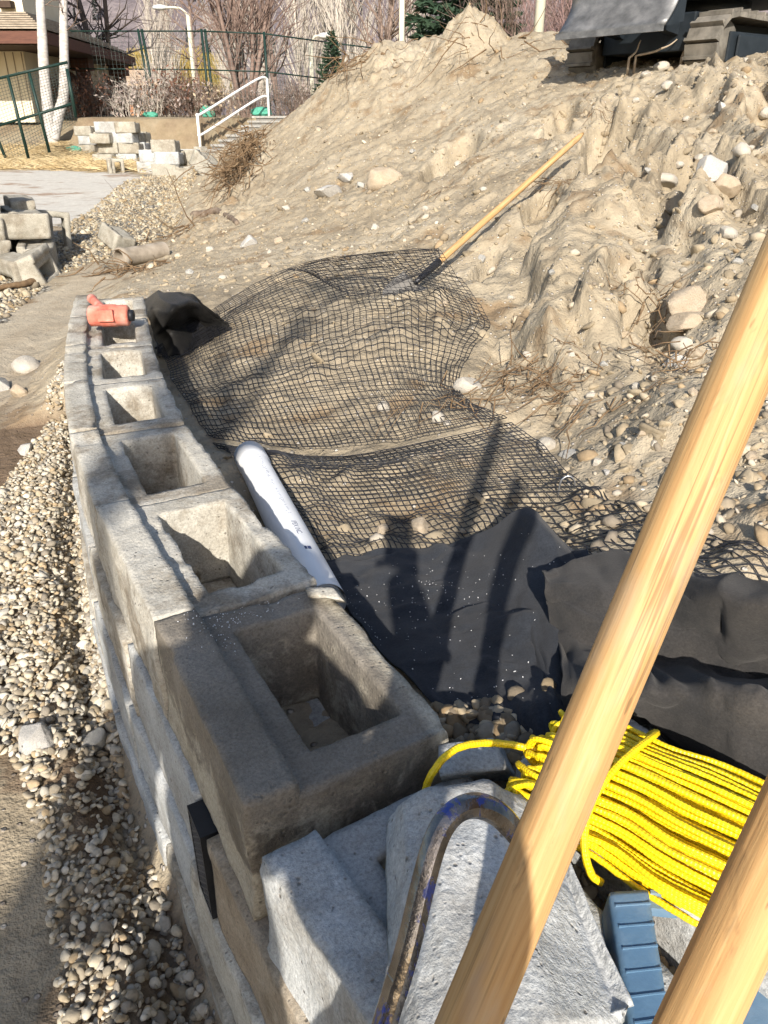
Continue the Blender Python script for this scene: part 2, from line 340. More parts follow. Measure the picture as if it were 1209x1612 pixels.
class Lookup:                            # bilinear height lookup on the tessellated ground
    def __init__(s, ax, ay, Z): s.ax, s.ay, s.Z = ax, ay, Z
    def __call__(s, x, y):
        x = np.asarray(x, float); y = np.asarray(y, float)
        i = np.clip(np.searchsorted(s.ax, x)-1, 0, len(s.ax)-2); j = np.clip(np.searchsorted(s.ay, y)-1, 0, len(s.ay)-2)
        u = np.clip((x-s.ax[i])/(s.ax[i+1]-s.ax[i]), 0, 1); v = np.clip((y-s.ay[j])/(s.ay[j+1]-s.ay[j]), 0, 1); Z = s.Z
        return (Z[i, j]*(1-u)+Z[i+1, j]*u)*(1-v)+(Z[i, j+1]*(1-u)+Z[i+1, j+1]*u)*v
T_FINE = Lookup(gx, gy, Z.reshape(X.shape)); _cx, _cy = gx[::2], gy[::2]; _CX, _CY = np.meshgrid(_cx, _cy, indexing='ij')
T_COARSE = Lookup(_cx, _cy, terr(_CX.ravel(), _CY.ravel(), False).reshape(_CX.shape))
def tzz(x, y): return T_FINE(x, y)
def tz(x, y): return float(T_FINE(x, y))
def hit(px, py, fine=False, far=40):
    px, py = np.atleast_1d(np.asarray(px, float)), np.atleast_1d(np.asarray(py, float)); d = ray(px, py); d = d/d[..., 1:2]; T_ = T_FINE if fine else T_COARSE
    yy = [.3]
    while yy[-1] < far: yy.append(yy[-1]*1.008+.004)
    yy = np.array(yy); P = np.array([0, 0, HC])+d[..., None, :]*yy[:, None]; bel = P[..., 2] < T_(P[..., 0], P[..., 1]); i = np.argmax(bel, -1); i = np.where(i == 0, len(yy)-1, i)
    lo, hi = yy[i-1], yy[i]
    for _ in range(6):
        md = (lo+hi)/2; P = np.array([0, 0, HC])+d*md[..., None]; b_ = P[..., 2] < T_(P[..., 0], P[..., 1]); hi = np.where(b_, md, hi); lo = np.where(b_, lo, md)
    return np.array([0, 0, HC])+d*hi[..., None]
xf, yf = X.ravel(), Y.ravel(); wob = .06*fbm(np.stack([xf, yf], -1)*4, 3, 88); lowm = (1-Hm)
def zone(*polys):
    r = np.zeros(len(xf))
    for p in polys: r = np.maximum(r, inpoly(xf+wob*(1+yf*.2), yf+wob*(1+yf*.25), p))
    return r*lowm
zc = np.stack([zone(GRAVEL_FAR, GRAVEL_MID), zone(PAD)*.999, np.maximum(zone(MOIST, MOIST2), .75*zone(GRAVEL_NEAR)), zone(STRAW)], 1)
zr = zone(ROAD)
zc[:, 2] = np.maximum(zc[:, 2], .85*((xf > -8.6) & (xf < -4.5) & (yf > 21.9) & (yf < 22.75)))
m, t, b = new_mat('ground_soil', .95, .15); g = G(t)
big = g.noise(1.1, None, 4, .65); mid = g.noise(9, None, 4, .72); fin = g.noise(85, None, 2, .75)
sand = g.ramp(big, [(.3, (.25, .203, .140)), (.5, (.335, .278, .196)), (.7, (.41, .352, .262))])
sand = g.mix(.75, sand, g.ramp(mid, [(.3, .62), (.52, 1.), (.75, 1.14)]), 'MULTIPLY')
sand = g.mix(g.ramp(g.noise(2.3, None, 3, .7), [(.56, 0.), (.66, .75)]), sand, (.20, .135, .075))          # damp, darker clods
peb = g.voro(42, g.coord((1, 1, 1.4)), 'F1', 0); pebc = g.voro(42, g.coord((1, 1, 1.4)), 'F1', 1)
pm = g.math('MULTIPLY', g.ramp(peb, [(.20, 1.), (.32, 0.)]), g.ramp(g.sep(pebc)[0], [(.70, 0.), (.74, 1.)]))
sand = g.mix(pm, sand, g.ramp(g.sep(pebc)[1], [(0, (.24, .2, .16)), (1, (.62, .57, .5))]))
at1 = g.attr(); zs = g.sep(at1.outputs['Color'])
gv = g.voro(30, None, 'F1', 1); gd = g.voro(30, None, 'F1', 0)
grav = g.mix(1., g.ramp(g.sep(gv)[0], [(0, (.22, .19, .15)), (.5, (.40, .36, .29)), (1, (.62, .58, .50))]), g.ramp(gd, [(.3, 1.), (.65, .25)]), 'MULTIPLY')
c = g.mix(zs[0], sand, grav)
pad = g.mix(g.ramp(g.noise(1.6, g.coord((.6, 1.6, 1)), 4, .75), [(.54, 0.), (.64, .8)]), g.ramp(mid, [(.3, (.46, .43, .38)), (.7, (.56, .53, .47))]), (.26, .17, .11))
c = g.mix(zs[1], c, pad)
moist = g.ramp(mid, [(.3, (.10, .068, .040)), (.6, (.17, .12, .08)), (.75, (.23, .175, .12))]); c = g.mix(zs[2], c, moist)
straw = g.ramp(g.noise(30, g.coord((1, .35, 1)), 3, .8), [(.3, (.20, .13, .06)), (.5, (.46, .34, .18)), (.72, (.68, .55, .33))])
c = g.mix(at1.outputs['Alpha'], c, straw)
rd = g.attr('road'); road = g.mix(.7, g.ramp(g.noise(3, g.coord((1.4, .5, 1)), 3, .7), [(.3, (.34, .28, .20)), (.7, (.43, .37, .28))]), g.ramp(mid, [(.3, .85), (.7, 1.08)]), 'MULTIPLY')
c = g.mix(rd.outputs['Fac'], c, road)
# far flat land beyond the terrace: dry grass and leaf litter
far = g.ramp(g.math('MULTIPLY', g.sep(g.tc.outputs['Object'])[1], .02), [(.40, 0.), (.50, 1.)])
c = g.mix(far, c, g.ramp(g.noise(.9, None, 3, .75), [(.3, (.16, .11, .07)), (.55, (.30, .24, .15)), (.75, (.36, .33, .24))]))
g.ln(c, b.inputs['Base Color'])
hh = g.math('ADD', g.math('ADD', g.math('MULTIPLY', fin, .30), g.math('MULTIPLY', g.noise(30, None, 3, .7), .5)), g.math('ADD', g.math('MULTIPLY', mid, .9), g.math('MULTIPLY', g.math('MULTIPLY', pm, .5), 1.)))
hh = g.math('ADD', hh, g.math('MULTIPLY', g.math('MULTIPLY', g.ramp(gd, [(0, 1.), (.7, 0.)]), zs[0]), 1.1)); g.bump(hh, b, .85, .020)
ME = mesh('ground', np.stack([xf, yf, Z], 1), gridF(len(gx), len(gy)), m, True, zc)
ra = ME.attributes.new('road', 'FLOAT', 'POINT'); ra.data.foreach_set('value', (zr*(1-zc[:, 0])).astype(np.float32))
tag(obj('ground', ME), kind='structure')
# ------------------------------------------------------------------ concrete blocks
def concrete(name, cols, stain, wet=None, speck=.6):
    m, t, b = new_mat(name, .92, .2); g = G(t); oi = g.n('ShaderNodeObjectInfo')
    mp = g.n('ShaderNodeMapping'); g.ln(g.tc.outputs['Object'], mp.inputs[0]); cb = g.n('ShaderNodeCombineXYZ')
    for i, k in enumerate((37, 17, 23)): g.ln(g.math('MULTIPLY', oi.outputs['Random'], k), cb.inputs[i])
    g.ln(cb.outputs[0], mp.inputs['Location']); v = mp.outputs[0]
    c = g.ramp(g.noise(7, v, 4, .7), [(.28, cols[0]), (.5, cols[1]), (.72, cols[2])])
    sp = g.noise(190, v, 2, .8)
    po = g.voro(95, v, 'F1', 0); pk = g.ramp(g.noise(48, v, 1, .6), [(.56, 0.), (.62, 1.)])
    pit = g.math('MULTIPLY', g.ramp(po, [(.12, 1.), (.3, 0.)]), pk); c = g.mix(g.math('MULTIPLY', pit, .7), c, (.12, .1, .08))
    c = g.mix(g.ramp(g.noise(3.6, v, 5, .78), [(.47, 0.), (.60, stain)]), c, (.15, .115, .075))
    if wet:
        xyz = g.sep(g.tc.outputs['Object']); n = g.noise(9, v, 5, .65)
        k = g.math('ADD', g.math('MULTIPLY', xyz[2], 8.), g.math('MULTIPLY', g.math('SUBTRACT', n, .5), 1.9))
        k = g.math('ADD', k, g.math('MULTIPLY', g.ramp(xyz[0], [(0, 0.), (.02, 1.)]), .55))
        wf = g.ramp(k, [(.62, 0.), (.76, 1.)]); dry = g.ramp(g.noise(13, v, 5, .7, .5), [(.50, 0.), (.60, .95)])
        wf = g.math('MULTIPLY', wf, g.math('SUBTRACT', 1., g.math('MULTIPLY', dry, g.ramp(xyz[2], [(.15, 1.), (.19, 0.)]))))
        wf = g.math('MULTIPLY', wf, g.ramp(g.math('ADD', xyz[0], g.math('MULTIPLY', g.math('SUBTRACT', n, .5), .03)), [(.205, 1.), (.222, 0.)]))
        c = g.mix(wf, c, g.ramp(g.noise(5, v, 4, .7), [(.3, wet[0]), (.7, wet[1])])); g.ln(g.ramp(wf, [(0, .92), (1, .62)]), b.inputs['Roughness'])
    c = g.mix(speck, c, g.ramp(sp, [(.3, .55), (.5, 1.), (.68, 1.35)]), 'MULTIPLY')
    g.ln(c, b.inputs['Base Color'])
    h = g.math('SUBTRACT', g.math('ADD', g.math('MULTIPLY', g.noise(120, v, 3, .75), 1.), g.math('MULTIPLY', g.noise(30, v, 2, .7), .7)), g.math('MULTIPLY', pit, .8))
    g.bump(h, b, .55, .005); return m
CON_W = concrete('concrete_warm', [(.32, .292, .24), (.42, .392, .335), (.51, .482, .42)], .7)
CON_G = concrete('concrete_grey', [(.30, .30, .285), (.39, .395, .385), (.49, .495, .485)], .35)
CON_WET = concrete('concrete_wet', [(.30, .265, .205), (.38, .345, .275), (.46, .42, .34)], .5, [(.13, .112, .088), (.24, .212, .175)])
CON_P = concrete('concrete_pile', [(.25, .23, .185), (.34, .315, .26), (.43, .40, .335)], .5)
CON_B = concrete('concrete_brown', [(.22, .175, .125), (.31, .255, .19), (.38, .33, .26)], .8)
def block_mesh(name, mt, seed, L=.464, res=.0125, hole=True, H=.2, rough=1., lip=True):
    n = lambda a, b, s: np.linspace(a, b, max(2, int(round((b-a)/s)))+1)
    xs = np.unique(np.concatenate([n(-.072, 0, res), n(0, .235, res)])); ys = n(-L/2, L/2, res); zs = np.concatenate([n(0, H, res), [H+.012, H+.022]])
    xc, yc, zc_ = (xs[1:]+xs[:-1])/2, (ys[1:]+ys[:-1])/2, (zs[1:]+zs[:-1])/2
    A, B, C = np.meshgrid(xc, yc, zc_, indexing='ij'); occ = (C < H) | ((A < 0) & lip)
    if hole: occ &= ~((A > .047) & (A < .187) & (np.abs(B) < L/2-.062))
    V, Q = vox(xs, ys, zs, occ); V = relax(V, Q, 1, .26); N = vnormals(V, Q); p = V*1+seed*5.3
    fr = sst(-V[:, 0], .045, .07)
    ins = ((V[:, 0] > .03) & (V[:, 0] < .2) & (np.abs(V[:, 1]) < L/2-.05)) if hole else np.zeros(len(V), bool)
    V = V+N*(rough*(.0016*fbm(p*28, 3, seed)+.0012*noise(p*85, seed+1)))[:, None]
    if hole: V[:, 0] += ins*.10*(V[:, 2]-H)*np.sign(V[:, 0]-.117)*.35; V[:, 1] += ins*.10*(V[:, 2]-H)*np.sign(V[:, 1])*.35
    V[:, 0] -= fr*rough*(.0045*fbm(p[:, :]*11, 4, seed+2)+.004)*np.where(V[:, 2] > H, .4, 1)
    bk = sst(V[:, 0], .20, .235); V[:, 0] += bk*(.004*fbm(p*16, 3, seed+4))
    V[:, 1] *= 1-.05*np.clip(V[:, 0], 0, 1)/.235
    ear = sst(V[:, 0], .205, .235)*sst(np.abs(V[:, 1]), L/2-.03, L/2); V[:, 1] += ear*np.sign(V[:, 1])*.006*(1+fbm(p*30, 2, seed+6))
    chip = sst(-noise(p*14, seed+8), .35, .8)*sst(V[:, 2], H-.03, H+.02); V -= N*(chip*.010)[:, None]
    return mesh(name, V, Q, mt, True)
wall = empty('retaining_wall', (*LIP[2], 0), 'curved dry-stacked retaining wall of hollow concrete blocks, three courses high', 'wall')
WL = np.array(wall.location)
def put(me, mid, dirv, z, par=wall, lab=None, roll=(0, 0)):
    a = math.atan2(dirv[1], dirv[0])-math.pi/2
    o = obj('block', me, par, np.array([mid[0], mid[1], z])-(WL if par is wall else 0), (roll[0], roll[1], a))
    if lab: o['label'] = lab
    return o
hero = [block_mesh('block', CON_WET, 1, L=.448, res=.0105), block_mesh('block', CON_W, 2, L=.486, res=.0105), block_mesh('block', CON_W, 3, L=.49, res=.012), block_mesh('block', CON_W, 4, res=.016), block_mesh('block', CON_W, 5, res=.016), block_mesh('block', CON_W, 6, res=.018), block_mesh('block', CON_W, 7, res=.018)]
for i in range(7):
    a, c_ = LIP[i], LIP[i+1]; d_ = (c_-a)/np.linalg.norm(c_-a)
    put(hero[i], (a+c_)/2, d_, .42+[0, .002, -.003, .003, 0, .004, .001][i], lab='block darkened by water, pale dry patches inside its hollow' if i == 0 else None)
da = np.array([-.56, .83]); dn = np.array([.83, .56])
put(block_mesh('block', CON_G, 12), np.array([-.093, .698])-da*(.23+.012)+dn*.0, da, .372, lab='pale grey end block set a little lower than the wet one')
put(block_mesh('block', CON_G, 13, res=.02), (.36, .11), (-.72, .69), .38); put(block_mesh('block', CON_G, 14, res=.02), (.72, -.24), (-.75, .66), .38)
# lower courses, each stepped forward behind the lip of the one below
fine_path = spline(np.c_[PATH, np.zeros(len(PATH))], 700)[:, :2]; arc = np.concatenate([[0], np.cumsum(np.linalg.norm(np.diff(fine_path, axis=0), axis=1))])
def onpath(s, off):
    p = np.array([np.interp(s, arc, fine_path[:, k]) for k in (0, 1)]); q = np.array([np.interp(s+.03, arc, fine_path[:, k]) for k in (0, 1)])-np.array([np.interp(s-.03, arc, fine_path[:, k]) for k in (0, 1)])
    q /= np.linalg.norm(q); return p+np.array([-q[1], q[0]])*off, q
def arc_of(pt): return arc[np.argmin(((fine_path-pt)**2).sum(1))]
lowm_ = [block_mesh('block', mt, 20+i, res=.014, hole=False, rough=.7, lip=False) for i, mt in enumerate((CON_G, CON_W, CON_G, CON_B))]
s_gr = arc_of(np.array([-.27, .87]))
for ci, (zt, off) in enumerate(((.222, .013), (.022, .026), (-.178, .038))):
    if ci == 0: ss = [s_gr+.04+.235+.462*k for k in range(7)]+[s_gr-.04-.235-.462*k for k in range(4)]
    else: ss = [s_gr+(.33, .1)[ci-1]+.462*k for k in range(-4, 7)]
    for j, s_ in enumerate(sorted(ss)):
        if s_ > arc[-1]-.1 or s_ < .1: continue
        p_, q_ = onpath(s_, off); near = s_ < s_gr and ci == 0
        put(lowm_[3] if near else lowm_[(j*2+ci) % 3], p_, q_, zt+.001*((j*7) % 3))
# plastic drain grate in the gap of the second course
pg, qg = onpath(s_gr, .013+.072-.03); nl = np.array([-qg[1], qg[0]])
PLB = simple('black_plastic', [(.012, .013, .016), (.022, .024, .028)], 20, .45, .15, 200)
PLG = simple('grey_plastic', [(.05, .052, .056), (.085, .088, .094)], 20, .45, .1, 200)
gr = empty('drain_grate', (pg[0], pg[1], .235), 'black plastic lattice drain grate set in the gap between two lower wall blocks', 'drain grate')
Rm = np.array([[qg[0], nl[0], 0], [qg[1], nl[1], 0], [0, 0, 1]])
def gl(v): return np.asarray(v)@Rm.T+np.array(gr.location)
fr_ = join([box(-.036, .036, -.05, -.0, -.012, 0), box(-.036, .036, -.05, .045, .172, .18), box(-.036, -.031, -.0, .045, -.012, .172), box(.031, .036, -.0, .045, -.012, .172), box(-.031, .031, -.0, .045, -.012, -.006)])
mk('frame', gl(fr_[0]), fr_[1], PLB, gr); v_, f_ = box(-.031, .031, -.0, .004, -.006, .172); mk('back_plate', gl(v_), f_, PLB, gr)
for sgn in (-1, 1):
    for k in range(-3, 15):
        z0 = k*.0135; z1 = z0+sgn*.062
        a_, b_ = np.array([-.031, .041, z0 if sgn > 0 else z0+.0]), np.array([.031, .041, z1])
        tt = [0, 1]
        for zlim in (-.006, .172):
            for e in (0, 1):
                p = a_+(b_-a_)*tt[e]
                if (zlim < 0 and p[2] < zlim) or (zlim > 0 and p[2] > zlim): tt[e] = (zlim-a_[2])/(b_[2]-a_[2])
        if tt[1]-tt[0] < .15 or tt[0] < 0 or tt[1] > 1: continue
        v_, f_ = beam(gl(a_+(b_-a_)*tt[0]), gl(a_+(b_-a_)*tt[1]), .0028, .006+.0006*(sgn > 0), up=(nl[0], nl[1], 0)); mk('lattice_bar', v_, f_, PLG, gr)
# loose rough blocks at the near end
def rough_solid(name, c8, mt, seed, cell=.013, amp=.005, chop=None, it=2):
    c8 = np.array(c8, float); dims = [np.linalg.norm(c8[1]-c8[0]), np.linalg.norm(c8[2]-c8[0]), np.linalg.norm(c8[4]-c8[0])]
    n = [max(3, int(d/cell)) for d in dims]; ax = [np.linspace(0, 1, k+1) for k in n]; occ = np.ones(n, bool)
    V, Q = vox(*ax, occ); V = relax(V, Q, it, .35)
    w = [(1-V[:, i:i+1], V[:, i:i+1]) for i in range(3)]; P = sum(c8[i+2*j+4*k]*w[0][i]*w[1][j]*w[2][k] for i in (0, 1) for j in (0, 1) for k in (0, 1))
    if chop: P = chop(P, V)
    N = vnormals(P, Q); N = N if ((P-P.mean(0))*N).sum() > 0 else -N
    if ((P-P.mean(0))*vnormals(P, Q)).sum() < 0: Q = Q[:, ::-1]
    P = P+N*(amp*fbm(P*22+seed, 4, seed)+amp*.35*noise(P*90+seed, seed+2))[:, None]
    return P, Q
def chopB(P, V):
    r = np.clip((V[:, 0]-.6)/.4, 0, 1)*sst(V[:, 2], .3, 1); P = P.copy(); P[:, 2] -= r*.055; P[:, 2] -= sst(-V[:, 0], -.2, 0)*sst(V[:, 2], .5, 1)*.015; return P
tB, bB = .672, .594
cB = [atz(610, 1292, bB), atz(845, 1262, bB), atz(605, 1690, bB), atz(1000, 1590, bB), atz(634, 1246, tB), atz(850, 1214, tB), atz(668, 1720, tB), atz(992, 1560, tB)]
V, Q = rough_solid('B', [cB[2], cB[3], cB[0], cB[1], cB[6], cB[7], cB[4], cB[5]], CON_G, 3, .010, .0030, chopB, 1)
tag(mk('concrete_block', V, Q, CON_G, None, True), 'rough grey concrete block lying on the wall end under the wooden handle', 'block')
cC = [atz(700, 1245, .5), atz(815, 1225, .5), atz(690, 1190, .5), atz(790, 1170, .5), atz(692, 1222, .6), atz(800, 1212, .6), atz(690, 1172, .6), atz(775, 1160, .6)]
V, Q = rough_solid('C', cC, CON_G, 5, .010, .002, None, 1); tag(mk('concrete_block', V, Q, CON_G, None, True), 'small grey block corner under the loop of yellow rope end', 'block')
d0, d1 = atz(968, 1112, .6), atz(1215, 1290, .6); dd = (d1-d0)/np.linalg.norm(d1-d0); d1 = d0+dd*.44; nn = np.array([dd[1], -dd[0], 0])*.2; z2 = np.array([0, 0, -.16])
V, Q = rough_solid('D', [d0+nn+z2, d1+nn+z2, d0+z2, d1+z2, d0+nn, d1+nn, d0, d1], CON_G, 9, .012, .0022, None, 1); tag(mk('concrete_block', V, Q, CON_G, None, True), 'flat grey block between the yellow rope and the black fabric', 'block')
# broken ear standing at the far back corner of the wet block
cE = [atz(484, 940, .60), atz(548, 950, .60), atz(478, 926, .60), atz(530, 930, .60), atz(486, 938, .645), atz(545, 948, .64), atz(482, 924, .65), atz(524, 922, .65)]
V, Q = rough_solid('E', cE, CON_W, 15, .008, .003); mk('block_ear', V, Q, CON_W, wall, True)
# ------------------------------------------------------------------ gravel, pebbles, cobbles
def scatter(pos, rad, flat, variants, cols):
    n = len(pos); R = rots(n); nv = len(variants[0][0]); k = rng.integers(0, len(variants), n)
    VB = np.stack([v for v, f in variants]); F = variants[0][1]
    sc = rad[:, None]*np.stack([rng.uniform(.8, 1.35, n), rng.uniform(.75, 1.1, n), rng.uniform(.5, .85, n)*flat], 1)
    tilt = rots(n); yaw = rng.uniform(0, 6.28, n)
    V = VB[k]*sc[:, None, :]; c, s = np.cos(yaw), np.sin(yaw); ax = rng.normal(0, .35, (n, 2))
    V = np.stack([V[..., 0]*c[:, None]-V[..., 1]*s[:, None], V[..., 0]*s[:, None]+V[..., 1]*c[:, None], V[..., 2]+V[..., 0]*ax[:, :1]+V[..., 1]*ax[:, 1:]], -1)
    V = V+pos[:, None]
    return V.reshape(-1, 3), (F[None]+(np.arange(n)*nv)[:, None, None]).reshape(-1, 3), np.repeat(cols, nv, 0)
def stone_cols(n, warm=.5):
    pal = np.array([(.50, .45, .36), (.58, .53, .44), (.40, .34, .25), (.33, .29, .23), (.46, .44, .40), (.28, .25, .21), (.62, .58, .50), (.42, .33, .22)])
    c = pal[rng.integers(0, len(pal), n)]*rng.uniform(.8, 1.15, (n, 1)); return np.clip(c, .05, .75)
STONE = vcol('stone', .85, .35, 120, .3)
V2 = [stone(2, 100+i, .35, 4) for i in range(10)]; V1 = [stone(1, 140+i, .3, 1) for i in range(8)]; VC = [stone(2, 160+i, .9, 9) for i in range(6)]
def sample_poly(poly, n):
    P = np.array(poly); lo, hi = P.min(0), P.max(0); q = rng.uniform(lo, hi, (n, 2)); return q[inpoly(q[:, 0], q[:, 1], poly)]
wd_, _ = None, None
q = sample_poly(GRAVEL_NEAR, 42000); dW, _ = sdist(q[:, 0], q[:, 1], TOE); ok_ = (dW > .165) & (q[:, 1] > .7)
bare = noise(q*3.2, 400) > .62; bare |= inpoly(q[:, 0], q[:, 1], MOIST2) & (rng.random(len(q)) < .45); bare |= (q[:, 1] < 1.45) & (noise(q*6, 405) > .62)
q = q[ok_ & ~bare]; lay = rng.uniform(0, 1, len(q)); rad = np.clip(rng.lognormal(math.log(.0087), .32, len(q)), .0045, .019)*np.where(q[:, 1] < 1.35, .84, 1)
z = tzz(q[:, 0], q[:, 1]); pos = np.c_[q, z+rad*.25+.010*(lay > .55)]
nr = q[:, 1] < 2.1; A_ = scatter(pos[nr], rad[nr], 1., V2, stone_cols(nr.sum())*np.array([.95, .915, .85])); B_ = scatter(pos[~nr], rad[~nr]*1.1, 1., V1, stone_cols((~nr).sum())*np.array([.95, .915, .85]))
V = np.concatenate([A_[0], B_[0]]); F = np.concatenate([A_[1], B_[1]+len(A_[0])]); c = np.concatenate([A_[2], B_[2]]); tag(mk('gravel', V, F, STONE, None, True, c), 'rounded pale gravel strip along the foot of the wall', 'gravel', kind='stuff')
q = np.concatenate([sample_poly(GRAVEL_FAR, 19000), sample_poly(GRAVEL_MID, 1500)]); rad = np.clip(rng.lognormal(math.log(.0135), .45, len(q)), .006, .045)
V, F, c = scatter(np.c_[q, tzz(q[:, 0], q[:, 1])+rad*.2], rad, 1., V1, stone_cols(len(q))*np.array([.80, .74, .63])); tag(mk('gravel', V, F, STONE, None, True, c), 'coarse gravel spread around the left block pile', 'gravel', kind='stuff')
# infill gravel behind the near end of the wall
q = np.concatenate([rng.uniform((.06, .86), (.36, 1.02), (420, 2)), rng.uniform((.14, .33), (.62, .80), (1300, 2))]); rad = rng.uniform(.010, .019, len(q))
V, F, c = scatter(np.c_[q, tzz(q[:, 0], q[:, 1])+.012+rng.uniform(0, .02, len(q))], rad, 1.1, V2, stone_cols(len(q))*np.array([.62, .55, .45])); tag(mk('gravel', V, F, STONE, None, True, c), 'brown drainage gravel filling the wall end under the yellow rope', 'gravel', kind='stuff')
# pebbles all over the bank
n = 20000; yy = 1.3+rng.random(n)**1.5*11; xx = rng.uniform(-2.6, 4.2, n)*(.35+.08*yy); z = tzz(xx, yy); dT, _ = sdist(xx, yy, TOE); hM = np.ones(n)
dens = .16+.6*sst(noise(np.c_[xx, yy]*1.1, 500), .05, .6)+.28*sst(xx-.3*yy, .2, 1.2); inm = sst(.26*yy+.05-xx, -.15, .25)*(yy < 4.6); k = (dT < -.05) & (rng.random(n) < dens*.7*(1-.94*inm))
xx, yy, z = xx[k], yy[k], z[k]; rad = np.clip(rng.lognormal(math.log(.0085), .6, len(xx)), .004, .045)
V, F, c = scatter(np.c_[xx, yy, z+rad*.15], rad, 1., V1, stone_cols(len(xx))*np.array([.80, .74, .66])); tag(mk('pebbles', V, F, STONE, None, True, c), 'small pebbles scattered through the sandy bank', 'pebbles', kind='stuff')
# soil crumbs and clods
n = 16000; yy = 1.6+rng.random(n)**1.3*11; xx = rng.uniform(-2.6, 4.2, n)*(.35+.08*yy); z = tzz(xx, yy); dT, _ = sdist(xx, yy, TOE); inm = sst(.26*yy+.05-xx, -.15, .25)*(yy < 4.6); k = (dT < -.05) & (rng.random(n) > inm*.9)
xx, yy, z = xx[k], yy[k], z[k]; rad = np.clip(rng.lognormal(math.log(.0105), .6, len(xx)), .004, .045)
V, F, c = scatter(np.c_[xx, yy, z-rad*.2], rad, 1., VC, np.array([(.34, .275, .185)])*rng.uniform(.6, 1.15, (len(xx), 1))); tag(mk('soil_clods', V, F, STONE, None, True, c), 'crumbled tan soil clods on the sandy bank', 'soil', kind='stuff')
def cobble_mat(name, cols, sp):
    m, t, b = new_mat(name, .85, .25); g = G(t); v = g.coord((1, 1, 1)); c = g.ramp(g.noise(2.2, v, 4, .65), [(.3, cols[0]), (.7, cols[1])])
    c = g.mix(sp, c, g.ramp(g.noise(26, v, 2, .8), [(.36, .35), (.5, 1.), (.65, 1.25)]), 'MULTIPLY'); g.ln(c, b.inputs['Base Color']); g.bump(g.noise(14, v, 4, .75), b, .5, .03); return m
CM = [cobble_mat('granite', [(.44, .42, .385), (.54, .51, .465)], .55), cobble_mat('sandy_cobble', [(.38, .30, .21), (.47, .39, .29)], .3), cobble_mat('grey_cobble', [(.34, .33, .30), (.46, .44, .40)], .4), cobble_mat('cream_cobble', [(.46, .415, .345), (.54, .49, .415)], .25)]
RM = [[mesh('rock', *stone(4, 60+i*7+j, (.5, .35, .45, .2)[i], (14, 7, 11, 3)[i]), CM[i], True) for j in range(3)] for i in range(4)]
def rock(px, py, w, kind, label, group=None, asp=(1, .8, .65), sink=.15, name='rock', rz=None, onlow=None):
    P = hit(px, py, True)[0]; dep = P[1]*CP-(P[2]-HC)*SP; r = w/2*dep/FPX
    o = obj(name, RM[kind][(int(px*7+py) % 3)], None, (P[0], P[1], P[2]+r*asp[2]*(1-2*sink)*.6), (random.uniform(-.3, .3), random.uniform(-.3, .3), random.uniform(0, 6.28) if rz is None else rz))
    o.scale = (r*asp[0]*1.08, r*asp[1]*1.08, r*asp[2]*1.08); return tag(o, label, 'rock', group)
for a in [(520, 310, 46, 0, 'pale broken rock beside a sandy rock at mid-slope, larger of a white pair'), (546, 284, 30, 0, 'smaller white rock just uphill of the larger pale one'),
  (605, 291, 52, 1, 'sand-coated round rock sunk in the slope beside the white pair'), (1120, 276, 58, 0, 'large pale angular boulder on the bank among small stones'),
  (1046, 290, 40, 3, 'flat cream rock next to the large pale boulder'), (1063, 578, 46, 0, 'squarish speckled white granite rock on the lower bank'),
  (1084, 488, 82, 1, 'big sandy slab jutting from the bank over a dark hollow'), (960, 95, 36, 3, 'round cream boulder on the crest below the dozer blade'),
  (1140, 300, 44, 1, 'tan rock below the large pale boulder'), (1120, 330, 40, 1, 'buried tan rock low on the bank below the boulder'), (60, 1176, 68, 0, 'chunk of white granite lying on the gravel strip'), (146, 1174, 46, 2, 'grey stone leaning at the wall foot by the gravel'),
  (40, 713, 32, 0, 'pale granite stone at the edge of damp soil'), (32, 622, 30, 1, 'tan stone lying on the damp soil'), (5, 612, 34, 2, 'grey stone at the edge of the damp track'), (40, 580, 44, 3, 'flat cream stone on the smooth track'),
  (735, 612, 36, 3, 'long white stone at the far corner of the mesh'), (861, 706, 32, 3, 'cream stone holding the mesh edge'), (895, 718, 30, 2, 'flat grey stone beside the cream one at the mesh edge'), (392, 386, 28, 0, 'white rock low on the slope above the mesh'), (98, 598, 18, 2, 'small grey stone at the wall foot near damp soil'), (1085, 515, 60, 1, 'half buried tan slab under the big sandy slab')]:
    rock(*a, asp=(1.15, .85, .55) if 'flat' in a[4] or 'slab' in a[4] else (1.1, .85, .75))
G1 = 'pale cobbles on the sandy bank'; L1 = 'rounded pale cobble half sunk in the sandy bank'
KN = {0: 'white speckled cobble', 1: 'sand coloured cobble', 2: 'grey cobble', 3: 'cream coloured cobble'}
